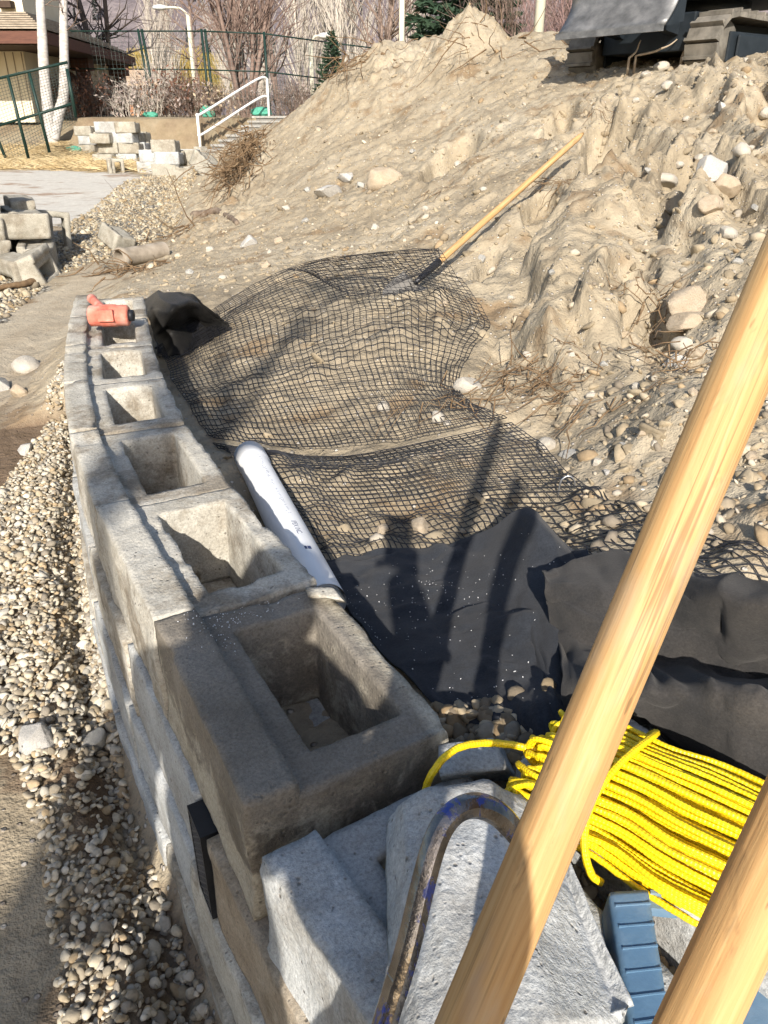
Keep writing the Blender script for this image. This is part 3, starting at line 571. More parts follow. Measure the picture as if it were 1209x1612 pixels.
for (px, py, w, k) in [(1040, 110, 24, 3), (1016, 121, 18, 3), (1166, 240, 28, 3), (1182, 238, 18, 3), (1204, 182, 26, 3), (1136, 172, 22, 0), (1052, 138, 20, 3), (1145, 371, 28, 3), (1160, 414, 18, 2), (1075, 547, 34, 3), (1094, 560, 26, 1), (1100, 250, 16, 3),
  (484, 300, 14, 2), (570, 293, 15, 2), (440, 382, 18, 1), (705, 668, 15, 3), (1000, 610, 16, 3), (985, 530, 18, 1), (950, 575, 16, 2), (1090, 620, 20, 1), (1120, 640, 18, 2), (905, 640, 22, 1), (930, 625, 16, 3), (1030, 700, 14, 3), (1010, 685, 16, 1), (980, 705, 22, 2), (940, 730, 18, 3), (955, 745, 16, 0), (1150, 700, 20, 3), (1180, 720, 22, 1), (1110, 840, 24, 3), (1090, 825, 18, 2), (1140, 790, 16, 0), (1170, 640, 26, 2), (1195, 560, 24, 1), (760, 410, 18, 2), (870, 430, 14, 2), (805, 470, 12, 3), (700, 480, 14, 1), (900, 560, 12, 3), (830, 560, 14, 3), (850, 600, 12, 2), (670, 330, 12, 3), (760, 300, 12, 3), (650, 240, 12, 2), (720, 260, 13, 3), (540, 340, 14, 1), (480, 350, 16, 2), (450, 330, 14, 3), (590, 360, 15, 3), (1000, 160, 12, 3), (1080, 190, 14, 3), (1120, 210, 15, 1), (1150, 285, 20, 1), (1068, 262, 16, 3), (1020, 270, 14, 2), (1190, 330, 18, 2), (420, 420, 18, 1), (330, 395, 14, 3), (300, 430, 16, 2), (350, 440, 15, 3)]:
    rock(px, py, w, k, KN[k]+(' near the boulder below the dozer' if py < 320 and px > 990 else ' on the loose slope left of the shovel' if px < 760 and py < 460 else ' on the lower bank beside the mesh'), KN[k]+'s on the bank', name='cobble')
for (px, py, w) in [(605, 648, 20), (688, 666, 22)]: rock(px, py, w, 3, 'round white cobble resting on the black mesh', 'cobbles resting on the mesh', sink=-.3, asp=(1, .9, .85), name='cobble')
for (px, py, w) in [(690, 720, 26), (792, 738, 26), (735, 728, 30), (662, 835, 42), (600, 838, 28)]: rock(px, py, w, 1, 'sandy cobble lying under the black mesh', 'cobbles under the mesh', name='cobble')
# ------------------------------------------------------------------ black mesh (geogrid), fabric
def sheet_pts(rows, nu, nv, eps=.008, wr=0., wsc=(7, 7), seed=0):
    R = np.array(rows, float); H_ = hit(R[..., 0].ravel(), R[..., 1].ravel()).reshape(R.shape[:2]+(3,))
    # lift moves the point up while keeping it on its own line of sight from the first viewpoint's pixel
    d = H_-np.array([0, 0, HC]); k = R[..., 2:3]/np.maximum(-d[..., 2:3], .3); C = H_-d*k
    P = catmull(C, nu, nv)
    if wr:
        uv = np.stack(np.meshgrid(np.linspace(0, 1, nu)*wsc[0], np.linspace(0, 1, nv)*wsc[1], indexing='ij'), -1); w = (1-np.abs(fbm(uv+.5*np.stack([noise(uv, 5), noise(uv, 6)], -1), 3, seed)))-.5
        P[..., 2] += wr*w; P[..., 0] += wr*.5*fbm(uv, 3, seed+9)
    P[..., 2] = np.maximum(P[..., 2], tzz(P[..., 0], P[..., 1])+eps); return P
def grid_strands(P, ru, rv, r=.0016):
    """strands every ru rows / rv columns of a dense point sheet"""
    A = P[::ru]; a0, a1 = A[:, :-1].reshape(-1, 3), A[:, 1:].reshape(-1, 3)
    B = P[:, ::rv]; b0, b1 = B[:-1].reshape(-1, 3), B[1:].reshape(-1, 3); p0, p1 = np.concatenate([a0, b0]), np.concatenate([a1, b1])
    return segs(p0, p1, np.full(len(p0), r), np.full(len(p0), r), 4)
MESHM = simple('black_mesh_plastic', [(.012, .012, .014), (.024, .024, .028)], 30, .5, 0, spec=.35)
shA = [[(246, 548, .03), (340, 487, .06), (450, 425, .13), (560, 402, .16), (690, 392, .15)], [(252, 558, .02), (345, 503, .03), (465, 450, .05), (590, 425, .05), (735, 452, .06)], [(262, 575, .01), (355, 530, .02), (485, 485, .01), (610, 462, .02), (772, 512, .01)],
 [(276, 605, .01), (372, 580, .01), (492, 548, .01), (620, 520, .015), (748, 545, .01)], [(302, 648, .0), (402, 628, .01), (512, 612, .01), (640, 600, .01), (725, 615, .0)], [(335, 695, .0), (440, 702, .01), (560, 700, .02), (690, 680, .02), (800, 660, .02)]]
wv = sheet_pts(shA, 97, 105, .008, .018, (9, 4), 3)
parts = [grid_strands(wv, 2, 2)]
flap = [[(452, 424, .13), (520, 408, .16), (600, 397, .165), (690, 392, .155)], [(480, 428, .11), (545, 440, .10), (625, 432, .11), (692, 405, .13)], [(500, 438, .08), (562, 466, .05), (640, 440, .09), (690, 420, .10)]]
parts.append(grid_strands(sheet_pts(flap, 21, 53, .02), 2, 2)); V, F = join(parts)
tag(mk('geogrid_sheet', V, F, MESHM), 'far sheet of black plastic grid mesh with its top edge folded over', 'mesh', 'sheets of black grid mesh')
shB = [[(338, 700, .005), (450, 714, .03), (570, 716, .045), (690, 694, .05), (805, 666, .05)], [(362, 722, 0), (470, 735, .0), (590, 735, .01), (715, 715, .02), (850, 700, .03)], [(405, 775, 0), (505, 775, .01), (625, 772, .03), (745, 752, .05), (890, 742, .03)], [(440, 825, .0), (540, 828, .0), (655, 822, .01), (785, 800, .02), (965, 795, .01)],
 [(478, 880, .0), (585, 885, .0), (705, 880, .0), (840, 865, .01), (1060, 850, .02)], [(520, 935, .0), (640, 955, .0), (770, 950, .0), (920, 930, .01), (1220, 900, .02)], [(560, 990, 0), (700, 1010, 0), (820, 1010, 0), (960, 990, .0), (1300, 960, .01)]]
wv = sheet_pts(shB, 87, 97, .008, .014, (7, 3), 8)
V, F = grid_strands(wv, 2, 2, .0017); tag(mk('geogrid_sheet', V, F, MESHM), 'near sheet of black plastic grid mesh running under the dark fabric', 'mesh', 'sheets of black grid mesh')
# metal staple pinning the mesh
Pst = hit(878, 790)[0]; st_ = spline([Pst+np.array([0, 0, -.04]), Pst+np.array([0, 0, .05]), Pst+np.array([.012, 0, .075]), Pst+np.array([.03, 0, .075]), Pst+np.array([.042, .0, .05]), Pst+np.array([.045, 0, -.04])], 24)
STEEL = simple('bright_steel', [(.45, .45, .46), (.6, .6, .6)], 20, .35, .1, 200, metal=.9); V, F = tube(st_, .0025, 6); tag(mk('ground_staple', V, F, STEEL, None, True), 'bent wire staple pinning the edge of the black mesh', 'staple')
def fabric_mat(name, c0, c1, sheen):
    m, t, b = new_mat(name, .95, .1); g = G(t); c = g.ramp(g.noise(9, None, 4, .7), [(.3, c0), (.7, c1)]); c = g.mix(.6, c, g.ramp(g.noise(260, None, 2, .7), [(.3, .6), (.7, 1.3)]), 'MULTIPLY')
    g.ln(c, b.inputs['Base Color']); b.inputs['Sheen Weight'].default_value = sheen; b.inputs['Sheen Roughness'].default_value = .6; b.inputs['Sheen Tint'].default_value = (.75, .72, .68, 1)
    g.bump(g.noise(180, None, 3, .8), b, .5, .002); return m
FAB = fabric_mat('black_geotextile', (.022, .022, .023), (.052, .047, .043), .10); FAB_SHADED = fabric_mat('black_geotextile_shaded', (.016, .019, .025), (.036, .040, .048), .10); FAB2 = fabric_mat('black_film', (.010, .010, .010), (.022, .020, .018), .03); FAB2.node_tree.nodes['Principled BSDF'].inputs['Roughness'].default_value = .5  # bluish shade on the left sheet is put into the second fabric's colour
def cloth(name, rows, nu, nv, wr, wsc, seed, label, mt=FAB, eps=.012):
    P = sheet_pts(rows, nu, nv, eps, wr, wsc, seed); o = mk(name, P.reshape(-1, 3), gridF(nu, nv), mt, None, True)
    md = o.modifiers.new('thick', 'SOLIDIFY'); md.thickness = .004; md.offset = 1; tag(o, label, 'fabric'); return P
f1 = [[(486, 905, .0), (560, 882, .02), (660, 868, .04), (760, 838, .08), (822, 800, .15), (872, 838, .10), (925, 888, .03)], [(515, 930, .01), (590, 912, .02), (680, 900, .03), (775, 868, .07), (838, 832, .15), (888, 872, .08), (930, 905, .02)],
 [(560, 985, .01), (630, 965, .02), (710, 955, .02), (790, 925, .04), (850, 890, .09), (892, 905, .06), (930, 930, .02)], [(615, 1050, .01), (680, 1035, .02), (750, 1020, .02), (815, 1000, .02), (858, 970, .05), (895, 965, .05), (930, 970, .03)],
 [(668, 1105, .01), (725, 1098, .01), (785, 1085, .02), (835, 1068, .02), (868, 1050, .05), (900, 1040, .04), (935, 1040, .03)], [(705, 1140, .0), (755, 1140, .03), (810, 1125, .04), (850, 1120, .06), (878, 1110, .06), (905, 1100, .04), (940, 1100, .03)], [(735, 1158, -.01), (785, 1170, .0), (835, 1185, .015), (866, 1190, .03), (885, 1180, .03), (910, 1165, .02), (945, 1150, .02)]]
PF1 = cloth('geotextile_sheet', f1, 130, 130, .022, (3, 4), 21, 'dark fabric sheet with a peak, lying against the wet block', FAB_SHADED)
f2 = [[(846, 906, .15), (915, 892, .13), (1000, 872, .10), (1095, 900, .13), (1205, 930, .15), (1330, 960, .15)], [(862, 925, .15), (930, 930, .14), (1012, 925, .13), (1110, 945, .16), (1215, 965, .17), (1340, 990, .15)], [(868, 965, .08), (936, 985, .10), (1018, 1000, .08), (1115, 1010, .08), (1222, 1020, .10), (1345, 1040, .1)],
 [(872, 1020, .05), (940, 1040, .05), (1020, 1050, .03), (1118, 1065, .03), (1228, 1080, .03), (1350, 1090, .05)], [(880, 1070, .10), (950, 1080, .13), (1035, 1090, .12), (1130, 1090, .13), (1235, 1100, .14), (1360, 1120, .1)], [(890, 1120, .06), (965, 1108, .08), (1050, 1140, .06), (1140, 1160, .09), (1240, 1190, .09), (1370, 1220, .08)], [(905, 1165, .01), (978, 1128, .02), (1062, 1180, .01), (1150, 1240, .01), (1245, 1310, .02), (1380, 1390, .02)]]
PF2 = cloth('geotextile_sheet', f2, 140, 150, .032, (4, 4), 33, 'brownish black felt fabric heaped in folds beside the grey block')
f3 = [[(215, 478, .10), (250, 462, .16), (293, 463, .16), (325, 485, .10), (350, 503, .05)], [(232, 500, .10), (262, 488, .18), (298, 482, .14), (330, 500, .06), (356, 512, .03)], [(242, 530, .04), (268, 520, .08), (300, 510, .05), (330, 518, .02), (360, 522, .01)], [(250, 565, .0), (278, 560, .02), (305, 548, .01), (335, 535, .005), (362, 526, .0)]]
cloth('geotextile_sheet', f3, 70, 70, .03, (3, 3), 44, 'shiny black sheet bunched at the far end of the wall', FAB2)
# pale crumbs on the fabric and on the wet block
n = 240; i = np.clip(np.where(rng.random(n) < .6, rng.normal(38, 9, n), rng.normal(60, 26, n)), 4, 120).astype(int); j = np.clip(rng.normal(38, 24, n), 3, 110).astype(int); cp = PF1[i, j]+np.c_[rng.normal(0, .004, (n, 2)), np.full(n, .006)]
n2 = 210; ang = rng.normal(0, .045, (n2, 2)); e1 = LIP[1]*.93+LIP[0]*.07+np.array([.06, .015]); cp2 = np.c_[e1+ang, np.full(n2, .6225)]
hol = []
for p in cp2:
    dl = (LIP[1]-LIP[0])/np.linalg.norm(LIP[1]-LIP[0]); v = p[:2]-(LIP[0]+LIP[1])/2; al = v@dl; ac = v@np.array([dl[1], -dl[0]]); hol.append((-.07 < ac < .04 and abs(al) < .215) or (.04 <= ac < .2 and .172 < al < .215)); p[2] = .645 if ac < 0 else .623
cp = np.concatenate([cp, cp2[np.array(hol)]]); V, F, c = scatter(cp, rng.uniform(.0005, .0015, len(cp)), 1., V1, np.full((len(cp), 3), .68)); tag(mk('crumbs', V, F, STONE, None, False, c), 'white crumbs sprinkled on the wet block and dark fabric', 'crumbs', kind='stuff')
# ------------------------------------------------------------------ white plastic pipe with its printed line
PVC, t, b = new_mat('white_pvc', .35, .45); b.inputs['Base Color'].default_value = (.80, .80, .80, 1)
g = G(t); g.ln(g.ramp(g.noise(6, None, 4, .7), [(.3, (.74, .74, .735)), (.6, (.82, .82, .82))]), b.inputs['Base Color'])
INK = simple('blue_ink', [(.03, .05, .14), (.06, .09, .2)], 60, .6, 0)
pa, pb = at(393, 718, 2.42), at(508, 944, 1.43); pd = pb-pa; pl = np.linalg.norm(pd); pd /= pl; R0 = .049; pb = pb+pd*.02; pl += .02
pipe = empty('plastic_pipe', pa-np.array([0, 0, R0]), 'white plastic pipe with printed line lying between the wall and the mesh', 'pipe')
sA = np.array([0, .001, .10, .118, .135, pl]); prof = np.array([.95, 1.10, 1.10, 1.08, 1., 1.])*R0
o1 = tube([pa+pd*s for s in sA], prof, 40, False); i1 = tube([pa+pd*s for s in sA[[1, 4, 5]]], [R0*.98, R0*.88, R0*.88], 40, False); i1 = (i1[0], [i1[1][0][:, ::-1]])
V, F = join([o1, i1]); mk('barrel', V, F, PVC, pipe, True)
ring = tube([pa+pd*.0, pa+pd*.004], [R0*1.10, R0*1.10], 40, False); a_ = np.arange(40); 
cv = bpy.data.curves.new('txt', 'FONT'); cv.body = 'IPEX INC.'; cv.size = 1.; to = bpy.data.objects.new('txt', cv); COL.objects.link(to)
dg = bpy.context.evaluated_depsgraph_get(); tm = to.evaluated_get(dg).to_mesh(); TV = np.array([v.co[:] for v in tm.vertices]); TF = [np.array([list(p.vertices)]) for p in tm.polygons]; to.evaluated_get(dg).to_mesh_clear(); bpy.data.objects.remove(to)
upv = np.array([0, 0, 1.])-pd*pd[2]; upv /= np.linalg.norm(upv); sdv = np.cross(pd, upv); sdv = sdv if sdv[0] > 0 else -sdv
def wrap(s, w, h=.0006): th = w/R0; return pa+pd*s[:, None]+(R0+h)*(np.cos(th)[:, None]*upv+np.sin(th)[:, None]*sdv)
w0 = .002; s1 = .70
V = wrap(s1+TV[:, 0]*.021, w0+TV[:, 1]*.019); FF = {}
for f in TF: FF.setdefault(f.shape[1], []).append(f)
mk('printed_text', V, [np.concatenate(x) for x in FF.values()], INK, pipe)
mr = random.Random(4); bits = []; s_ = .14
while s_ < .66:                              # worn, unreadable print
    L_ = mr.uniform(.004, .009)
    if mr.random() < .82:
        for k in range(mr.choice((1, 2, 2, 3))):
            u0 = s_+mr.uniform(0, L_*.5); v0 = w0+mr.uniform(0, .010); du, dv = (L_*.5, .0016) if mr.random() < .5 else (.0016, mr.uniform(.003, .006))
            S4 = np.array([u0, u0+du, u0+du, u0]); W4 = np.array([v0, v0, v0+dv, v0+dv]); bits.append((wrap(S4, W4), np.array([[0, 1, 2, 3]])))
    s_ += L_+mr.choice((.002, .002, .002, .012))
V, F = join(bits); tag(mk('printed_line', V, F, INK, pipe), kind='stuff')
S4 = np.array([.86, .878, .878, .86]); W4 = np.array([w0-.001, w0-.001, w0+.015, w0+.015]); mk('printed_mark', wrap(S4, W4), np.array([[0, 1, 2, 3]]), INK, pipe)
# ------------------------------------------------------------------ red mallet on the wall
RED = simple('red_plastic', [(.50, .10, .065), (.62, .20, .14), (.62, .36, .29)], 14, .5, .3, 60); mz = .655
hc = atz(172, 497, mz+.03); he = atz(142, 468, mz+.02)
mal = empty('mallet', (hc[0], hc[1], .622), 'dusty red plastic mallet lying on the far wall blocks', 'mallet'); ax = np.array([1, .05, 0.]); ax /= np.linalg.norm(ax)
P = [hc+ax*s for s in (-.078, -.072, -.03, -.028, .028, .03, .072, .078)]; V, F = tube(P, np.array([.034, .041, .041, .044, .044, .041, .041, .034]), 24); mk('head', V, F, RED, mal, True)
V, F = box(-.03, .03, -.05, -.035, -.022, .022); mk('collar', V@rotz(math.atan2(ax[1], ax[0])).T+hc+np.array([0, -.006, .012]), F, RED, mal)
V, F = tube([hc+ax*.078, hc+ax*.096], [.024, .022], 16); mk('striking_cap', V, F, PLB, mal, True)
hd = (he-hc); hd /= np.linalg.norm(hd); V, F = tube([hc+hd*s for s in (.02, .1, .15, .2, .34, .40, .42)], [.014, .014, .016, .019, .018, .022, .020], 14); mk('handle', V, F, RED, mal, True)
# ------------------------------------------------------------------ wood-handled tools
def wood(name, c0, c1, c2, axis):
    m, t, b = new_mat(name, .68, .22); g = G(t); v = g.coord((1, 1, 1))
    n = g.noise(1., g.coord((150, 150, 4.0)), 4, .7, .4); c = g.ramp(n, [(.28, c0), (.5, c1), (.72, c2)])
    d = g.ramp(g.noise(1., g.coord((30, 30, 9)), 4, .8, 1.2), [(.60, 0.), (.72, .55)]); c = g.mix(d, c, (.16, .10, .05))
    k = g.ramp(g.noise(1., g.coord((160, 160, 40)), 2, .5), [(.70, 0.), (.76, .6)]); c = g.mix(k, c, (.10, .06, .03))
    ln_ = g.ramp(g.noise(1., g.coord((45, 45, 1.1)), 3, .6, .3), [(.485, 0.), (.497, .75), (.503, .75), (.515, 0.)]); c = g.mix(g.math('MULTIPLY', ln_, g.ramp(g.noise(1., g.coord((20, 20, 4)), 2, .5), [(.4, 0.), (.55, 1.)])), c, (.20, .12, .055))
    gy_ = g.ramp(g.noise(1., g.coord((14, 14, 5)), 4, .8), [(.5, 0.), (.7, .5)]); c = g.mix(gy_, c, (.40, .33, .25))
    g.ln(c, b.inputs['Base Color']); g.bump(g.noise(1., g.coord((140, 140, 8)), 4, .7), b, .35, .002); return m
WOOD = wood('ash_wood', (.38, .21, .085), (.49, .295, .125), (.57, .375, .18), 2)
def local_tube(name, P, R, sides, mt, parent, prof=None, smooth=True):
    """tube whose local z runs along it, so grain follows the handle"""
    P = np.asarray(P, float); d = Vector(P[-1]-P[0]).normalized(); q_ = d.to_track_quat('Z', 'Y'); M_ = np.array(q_.to_matrix()); L0 = P[0]
    V, F = tube((P-L0)@M_, R, sides, True, prof); me = mesh(name, V, F, mt, smooth); pl_ = np.array(parent.location) if parent else 0
    o = obj(name, me, parent, L0-pl_); o.rotation_mode = 'QUATERNION'; o.rotation_quaternion = q_; return o
def Pd(px, py, dep): return np.array([0, 0, HC])+ray(px, py)*dep
def handle_tool(p0, p1, rad, label, ext):
    d = (p1-p0)/np.linalg.norm(p1-p0); lo = p0-d*((p0[2]-.03)/d[2]); hi = p1+d*ext; L_ = np.linalg.norm(hi-lo); s = np.linspace(0, L_, 60)
    e = empty('tool_handle', lo, label, 'tool handle'); pts = lo+d*s[:, None]+np.c_[.002*np.sin(s*3), .002*np.cos(s*2.3), s*0]
    rr = rad*(1+.03*np.sin(s*5)+.015*np.sin(s*13)); rr[-3:] *= (.96, .85, .55)
    local_tube('shaft', pts, rr, 28, WOOD, e, lambda th, i: .93+.07*np.abs(np.cos(th))**.5*np.sign(1)+.03*np.cos(2*th))
    V, F = tube([lo+d*s for s in (-.02, .0, .10, .14)], [.022, .024, .023, .0195], 16); mk('ferrule', V, F, PLB, e, True)
handle_tool(Pd(736, 1612, .47), Pd(1209, 492, .50), .0192, 'long pale wooden tool handle leaning over the wall end', .28)
handle_tool(Pd(1082, 1635, .41), Pd(1257, 1263, .41), .0185, 'second wooden tool handle leaning beside the yellow rope', .35)
BAR, t, b = new_mat('worn_blue_steel', .22, .6); g = G(t); v = g.coord((1, 1, .35)); k = g.ramp(g.noise(38, v, 5, .7, .4), [(.55, 0.), (.60, 1.)])
g.ln(g.mix(k, g.ramp(g.noise(60, None, 3, .6), [(.3, (.12, .112, .105)), (.7, (.27, .25, .235))]), (.025, .05, .26)), b.inputs['Base Color']); g.ln(g.ramp(k, [(0, .9), (1, .0)]), b.inputs['Metallic']); g.bump(g.noise(90, None, 3, .7), b, .3, .002)
bp = [Pd(*q) for q in [(597, 1640, .52), (622, 1560, .52), (645, 1480, .52), (664, 1400, .525), (680, 1340, .53), (697, 1300, .535), (720, 1276, .54), (750, 1268, .545), (782, 1280, .55), (808, 1306, .555), (830, 1338, .56)]]
d_ = bp[0]-bp[2]; d_ /= np.linalg.norm(d_); lo = bp[0]+d_*((bp[0][2]-.02)/-d_[2]); bp = [lo, (lo+bp[0])/2]+bp
e = empty('pry_bar', lo, 'hooked hexagonal pry bar with chipped blue paint leaning on grey blocks', 'pry bar'); P = spline(bp, 110); rr = np.full(110, .0090); rr[-14:] = np.linspace(.0090, .0078, 14)
V, F = tube(P, rr, 8); o = mk('shaft', V, F, BAR, e, True); bv = o.modifiers.new('bev', 'BEVEL'); bv.width = .0012; bv.segments = 2
V, F = beam(P[-2], P[-1]+(P[-1]-P[-5])*.9, .024, .006); mk('claw_tip', V, F, simple('yellow_paint', [(.5, .32, .03), (.62, .42, .06)], 30, .5, .2), e)
# shovel standing in the slope
s0, s1 = hit(655, 452)[0]+np.array([0, 0, .02]), at(918, 210, 5.5); s0 = at(664, 436, s0[1]-.01); d_ = (s1-s0)/np.linalg.norm(s1-s0)
sh = empty('shovel', s0, 'long-handled shovel stuck in the slope at the folded mesh', 'shovel'); L_ = np.linalg.norm(s1-s0); s = np.linspace(.12, L_, 40); rr = np.full(40, .0185); rr[-2:] = (.016, .008)
local_tube('handle', s0+d_*s[:, None], rr, 14, WOOD, sh)
SOCK = simple('dark_steel', [(.02, .021, .025), (.05, .05, .055)], 20, .45, .2, 90, metal=.3); V, F = tube([s0+d_*q for q in (-.06, 0, .12, .16)]+[], [.012, .017, .0215, .0215], 12); mk('socket', V, F, SOCK, sh, True)
side = np.cross(d_, [0, -.6, .8]); side /= np.linalg.norm(side); nrm = np.cross(side, d_); u = np.linspace(-1, 1, 15); w = np.linspace(0, 1, 16); U, Wn = np.meshgrid(u, w, indexing='ij'); wid = .105*np.minimum(1, 1.15*(1-Wn**3.2)**.6+.02)
Pb = s0[None, None]-np.array([0, 0, .025])-d_*(.03+.27*Wn)[..., None]+side*(U*wid)[..., None]+nrm*(.035*U**2-.03*(1-U**2)*0)[..., None]
o = mk('blade', Pb.reshape(-1, 3), gridF(15, 16), simple('grey_steel', [(.16, .15, .14), (.27, .25, .22)], 10, .6, .2, 60, metal=.3), sh, True); md = o.modifiers.new('t', 'SOLIDIFY'); md.thickness = .003
# ------------------------------------------------------------------ yellow rope hank
ROPE, t, b = new_mat('yellow_rope', .36, .5); g = G(t); sv = g.sep(g.attr().outputs['Vector'])
br = g.math('MULTIPLY', g.math('SINE', g.math('ADD', g.math('MULTIPLY', sv[1], 25.13), g.math('MULTIPLY', sv[0], 640.))), g.math('SINE', g.math('SUBTRACT', g.math('MULTIPLY', sv[1], 25.13), g.math('MULTIPLY', sv[0], 640.)))); br = g.math('ADD', br, g.math('MULTIPLY', g.noise(900, None, 1, .5), .5)); g.bump(br, b, .5, .0009)
g.ln(g.ramp(g.noise(25, None, 3, .6), [(.3, (.80, .52, .004)), (.7, (.90, .66, .012))]), b.inputs['Base Color']); b.inputs['Subsurface Weight'].default_value = .0
rc = (atz(885, 1340, .6)+atz(960, 1140, .6))/2; rl = (atz(1190, 1280, .6)+atz(1120, 1430, .6))/2; ru = rl-rc; ru[2] = 0; ru /= np.linalg.norm(ru); rv = np.array([-ru[1], ru[0], 0]); base = rc-ru*.03; base[2] = .585
def rope_mesh(P, r=.0054, step=.0034):
    seg = np.linalg.norm(np.diff(P, axis=0), axis=1); s = np.concatenate([[0], np.cumsum(seg)]); ns = int(s[-1]/step); q_ = np.linspace(0, s[-1], ns); P2 = np.stack([np.interp(q_, s, P[:, k]) for k in range(3)], 1)
    global ROPE_C; ROPE_C = np.stack([np.repeat(q_, 8), np.tile(np.arange(8)/8, ns), np.zeros(ns*8)], 1)
    return tube(P2, r, 8, True, lambda th, i: 1+.06*np.cos(3*th-i*step*2*np.pi/.022)+.03*np.cos(i*step*2*np.pi/.0105))
rr_ = random.Random(5); pts = []; LEN = .43; N = 60
for k in range(N):                        # long flat loops laid in layers over one another
    lay_ = k % 4; fr = (k//4+.5*(lay_ % 2))/(N//4); v0 = -.112+.225*fr+rr_.uniform(-.010, .010); v1 = np.clip(v0+rr_.uniform(-.03, .03), -.12, .12); h = .012+.0085*lay_+.038*(1-(fr*2-1)**2)+rr_.uniform(0, .004); e0, e1 = rr_.uniform(-.03, .015), rr_.uniform(-.02, .03)
    pinch = lambda s, v: v*(1-.18*math.exp(-((s-.09)/.06)**2)-.22*sst(s, .1, .4))
    for s_ in np.linspace(0, LEN, 9): pts.append((s_*(1)+(e0 if s_ == 0 else e1 if s_ == LEN else 0), float(pinch(s_, v0))+rr_.uniform(-.0012, .0012), h+.010*math.sin(s_*5)+rr_.uniform(-.001, .001)))
    pts.append((LEN+.02+e1, (v0+v1)/2, h*.7)); 
    for s_ in np.linspace(LEN, 0, 7): pts.append((s_+(e1 if s_ == LEN else e0 if s_ == 0 else 0), float(pinch(s_, v1)), h*.45))
    pts.append((-.022+e0, (v1+v0)/2+.004, h*.75))
pw = np.array(pts); W_ = base+pw[:, :1]*ru+pw[:, 1:2]*rv+pw[:, 2:]*np.array([0, 0, 1.]); W_ = spline(W_, len(W_)*9)
rope = empty('rope_hank', base, 'tied hank of bright yellow braided rope on the wall end', 'rope'); V, F = rope_mesh(W_, .0041, .0034); mk('coil', V, F, ROPE, rope, True, ROPE_C)
a = np.linspace(-.25, math.pi*1.1, 16); wr_ = np.stack([.055+.016*np.sin(a*2)+.012*a, .125*np.cos(a), .012+.075*np.clip(np.sin(a), -.2, 1)], 1); WW = base+wr_[:, :1]*ru+wr_[:, 1:2]*rv+wr_[:, 2:]*np.array([0, 0, 1.]); V, F = rope_mesh(spline(WW, 160), .0050); mk('binding_turn', V, F, ROPE, rope, True, ROPE_C)
tp = [atz(672, 1236, .615), atz(682, 1215, .64), atz(700, 1192, .65), atz(725, 1176, .65), atz(760, 1170, .64), atz(800, 1172, .63), atz(850, 1182, .63), atz(900, 1196, .63), atz(950, 1210, .63)]; tp = [atz(668, 1262, .56)]+tp; V, F = rope_mesh(spline(tp, 160), .0052); mk('loose_end', V, F, ROPE, rope, True, ROPE_C)
# ------------------------------------------------------------------ blue plastic carrier by the rope
BLUE = simple('blue_plastic', [(.06, .12, .20), (.09, .165, .25), (.16, .23, .30)], 9, .45, .2, 80)
bt, bb = .612, .555
A0, A1, B0, B1 = atz(958, 1402, bt), atz(1022, 1398, bt), atz(998, 1650, bt), atz(1062, 1640, bt); dz = np.array([0, 0, -(bt-bb)]); lf = np.array([-.006, 0, 0])
car = empty('plastic_carrier', (A0+B1)/2+dz, 'blue plastic carrier with ribbed grip beside the gravel and rope', 'carrier')
V, Q = rough_solid('g', [B0+dz+lf, B1+dz, A0+dz+lf, A1+dz, B0, B1, A0, A1], BLUE, 2, .007, .0004); mk('grip', V, Q, BLUE, car, True)
for k in range(6):
    f = .12+.15*k; a, c_ = A0+(B0-A0)*f, A1+(B1-A1)*f; V, F = beam(a+(c_-a)*.1+np.array([0, 0, .0005]), a+(c_-a)*.97+np.array([0, 0, .0005]), .0016, .0030); mk('rib', V, F, BLUE, car)
V, F = join([beam(atz(1018, 1424, .585), atz(1135, 1436, .585), .018, .014), beam(atz(1022, 1412, .592), atz(1135, 1424, .592), .004, .02)]); mk('crossbar', V, F, BLUE, car)
q = [atz(1118, 1540, .55), atz(1290, 1480, .55), atz(1140, 1700, .55), atz(1330, 1660, .55)]; dz = np.array([0, 0, .03]); V, Q = rough_solid('p', [q[2], q[3], q[0], q[1], q[2]+dz, q[3]+dz, q[0]+dz, q[1]+dz], BLUE, 2, .012, .0003); mk('tray', V, Q, BLUE, car, True)
# ------------------------------------------------------------------ loose block piles
def copy_block(name, me, loc, rot, label, group, sc=None):
    o = obj(name, me, None, loc, rot); o['label'] = label; o['category'] = 'block'
    if group: o['group'] = group
    if sc: o.scale = sc
    return o
PB = block_mesh('concrete_block', CON_P, 50, res=.03, rough=.6); PS = block_mesh('concrete_block', CON_P, 51, res=.03, hole=False, rough=.8); PG = block_mesh('concrete_block', CON_G, 52, res=.03, hole=False, rough=.8)
PX = math.pi/2
r_ = random.Random(3)
def stack(px, py, nx, ny, nz, ang, label, group, skip=(), Y=None, hollow=.2, name='concrete_block', fall=0, sw=.47, sdp=.33):
    b0 = hit(px, py)[0] if Y is None else at(px, py, Y); R_ = rotz(ang)
    for k in range(nz):
        for i in range(nx):
            for j in range(ny):
                if (i, j, k) in skip: continue
                p = b0+R_@np.array([(i+.5*(k % 2)*.3)*sw+r_.uniform(-.02, .02), j*sdp+r_.uniform(-.02, .02), 0])
                z = T_COARSE(b0[0], b0[1])+.205*k-.02
                copy_block(name, PB if r_.random() < hollow else (PG if r_.random() < .35 else PS), (p[0], p[1], float(z)), (0, 0, ang+PX+r_.uniform(-.06, .06)+(math.pi if r_.random() < .3 else 0)), label+', '+('bottom course', 'second course', 'third course', 'top course')[k], group)
g1 = 'blocks of the far stack by the cut bank'; l1 = 'pale concrete block in the neat stack by the dirt cut'
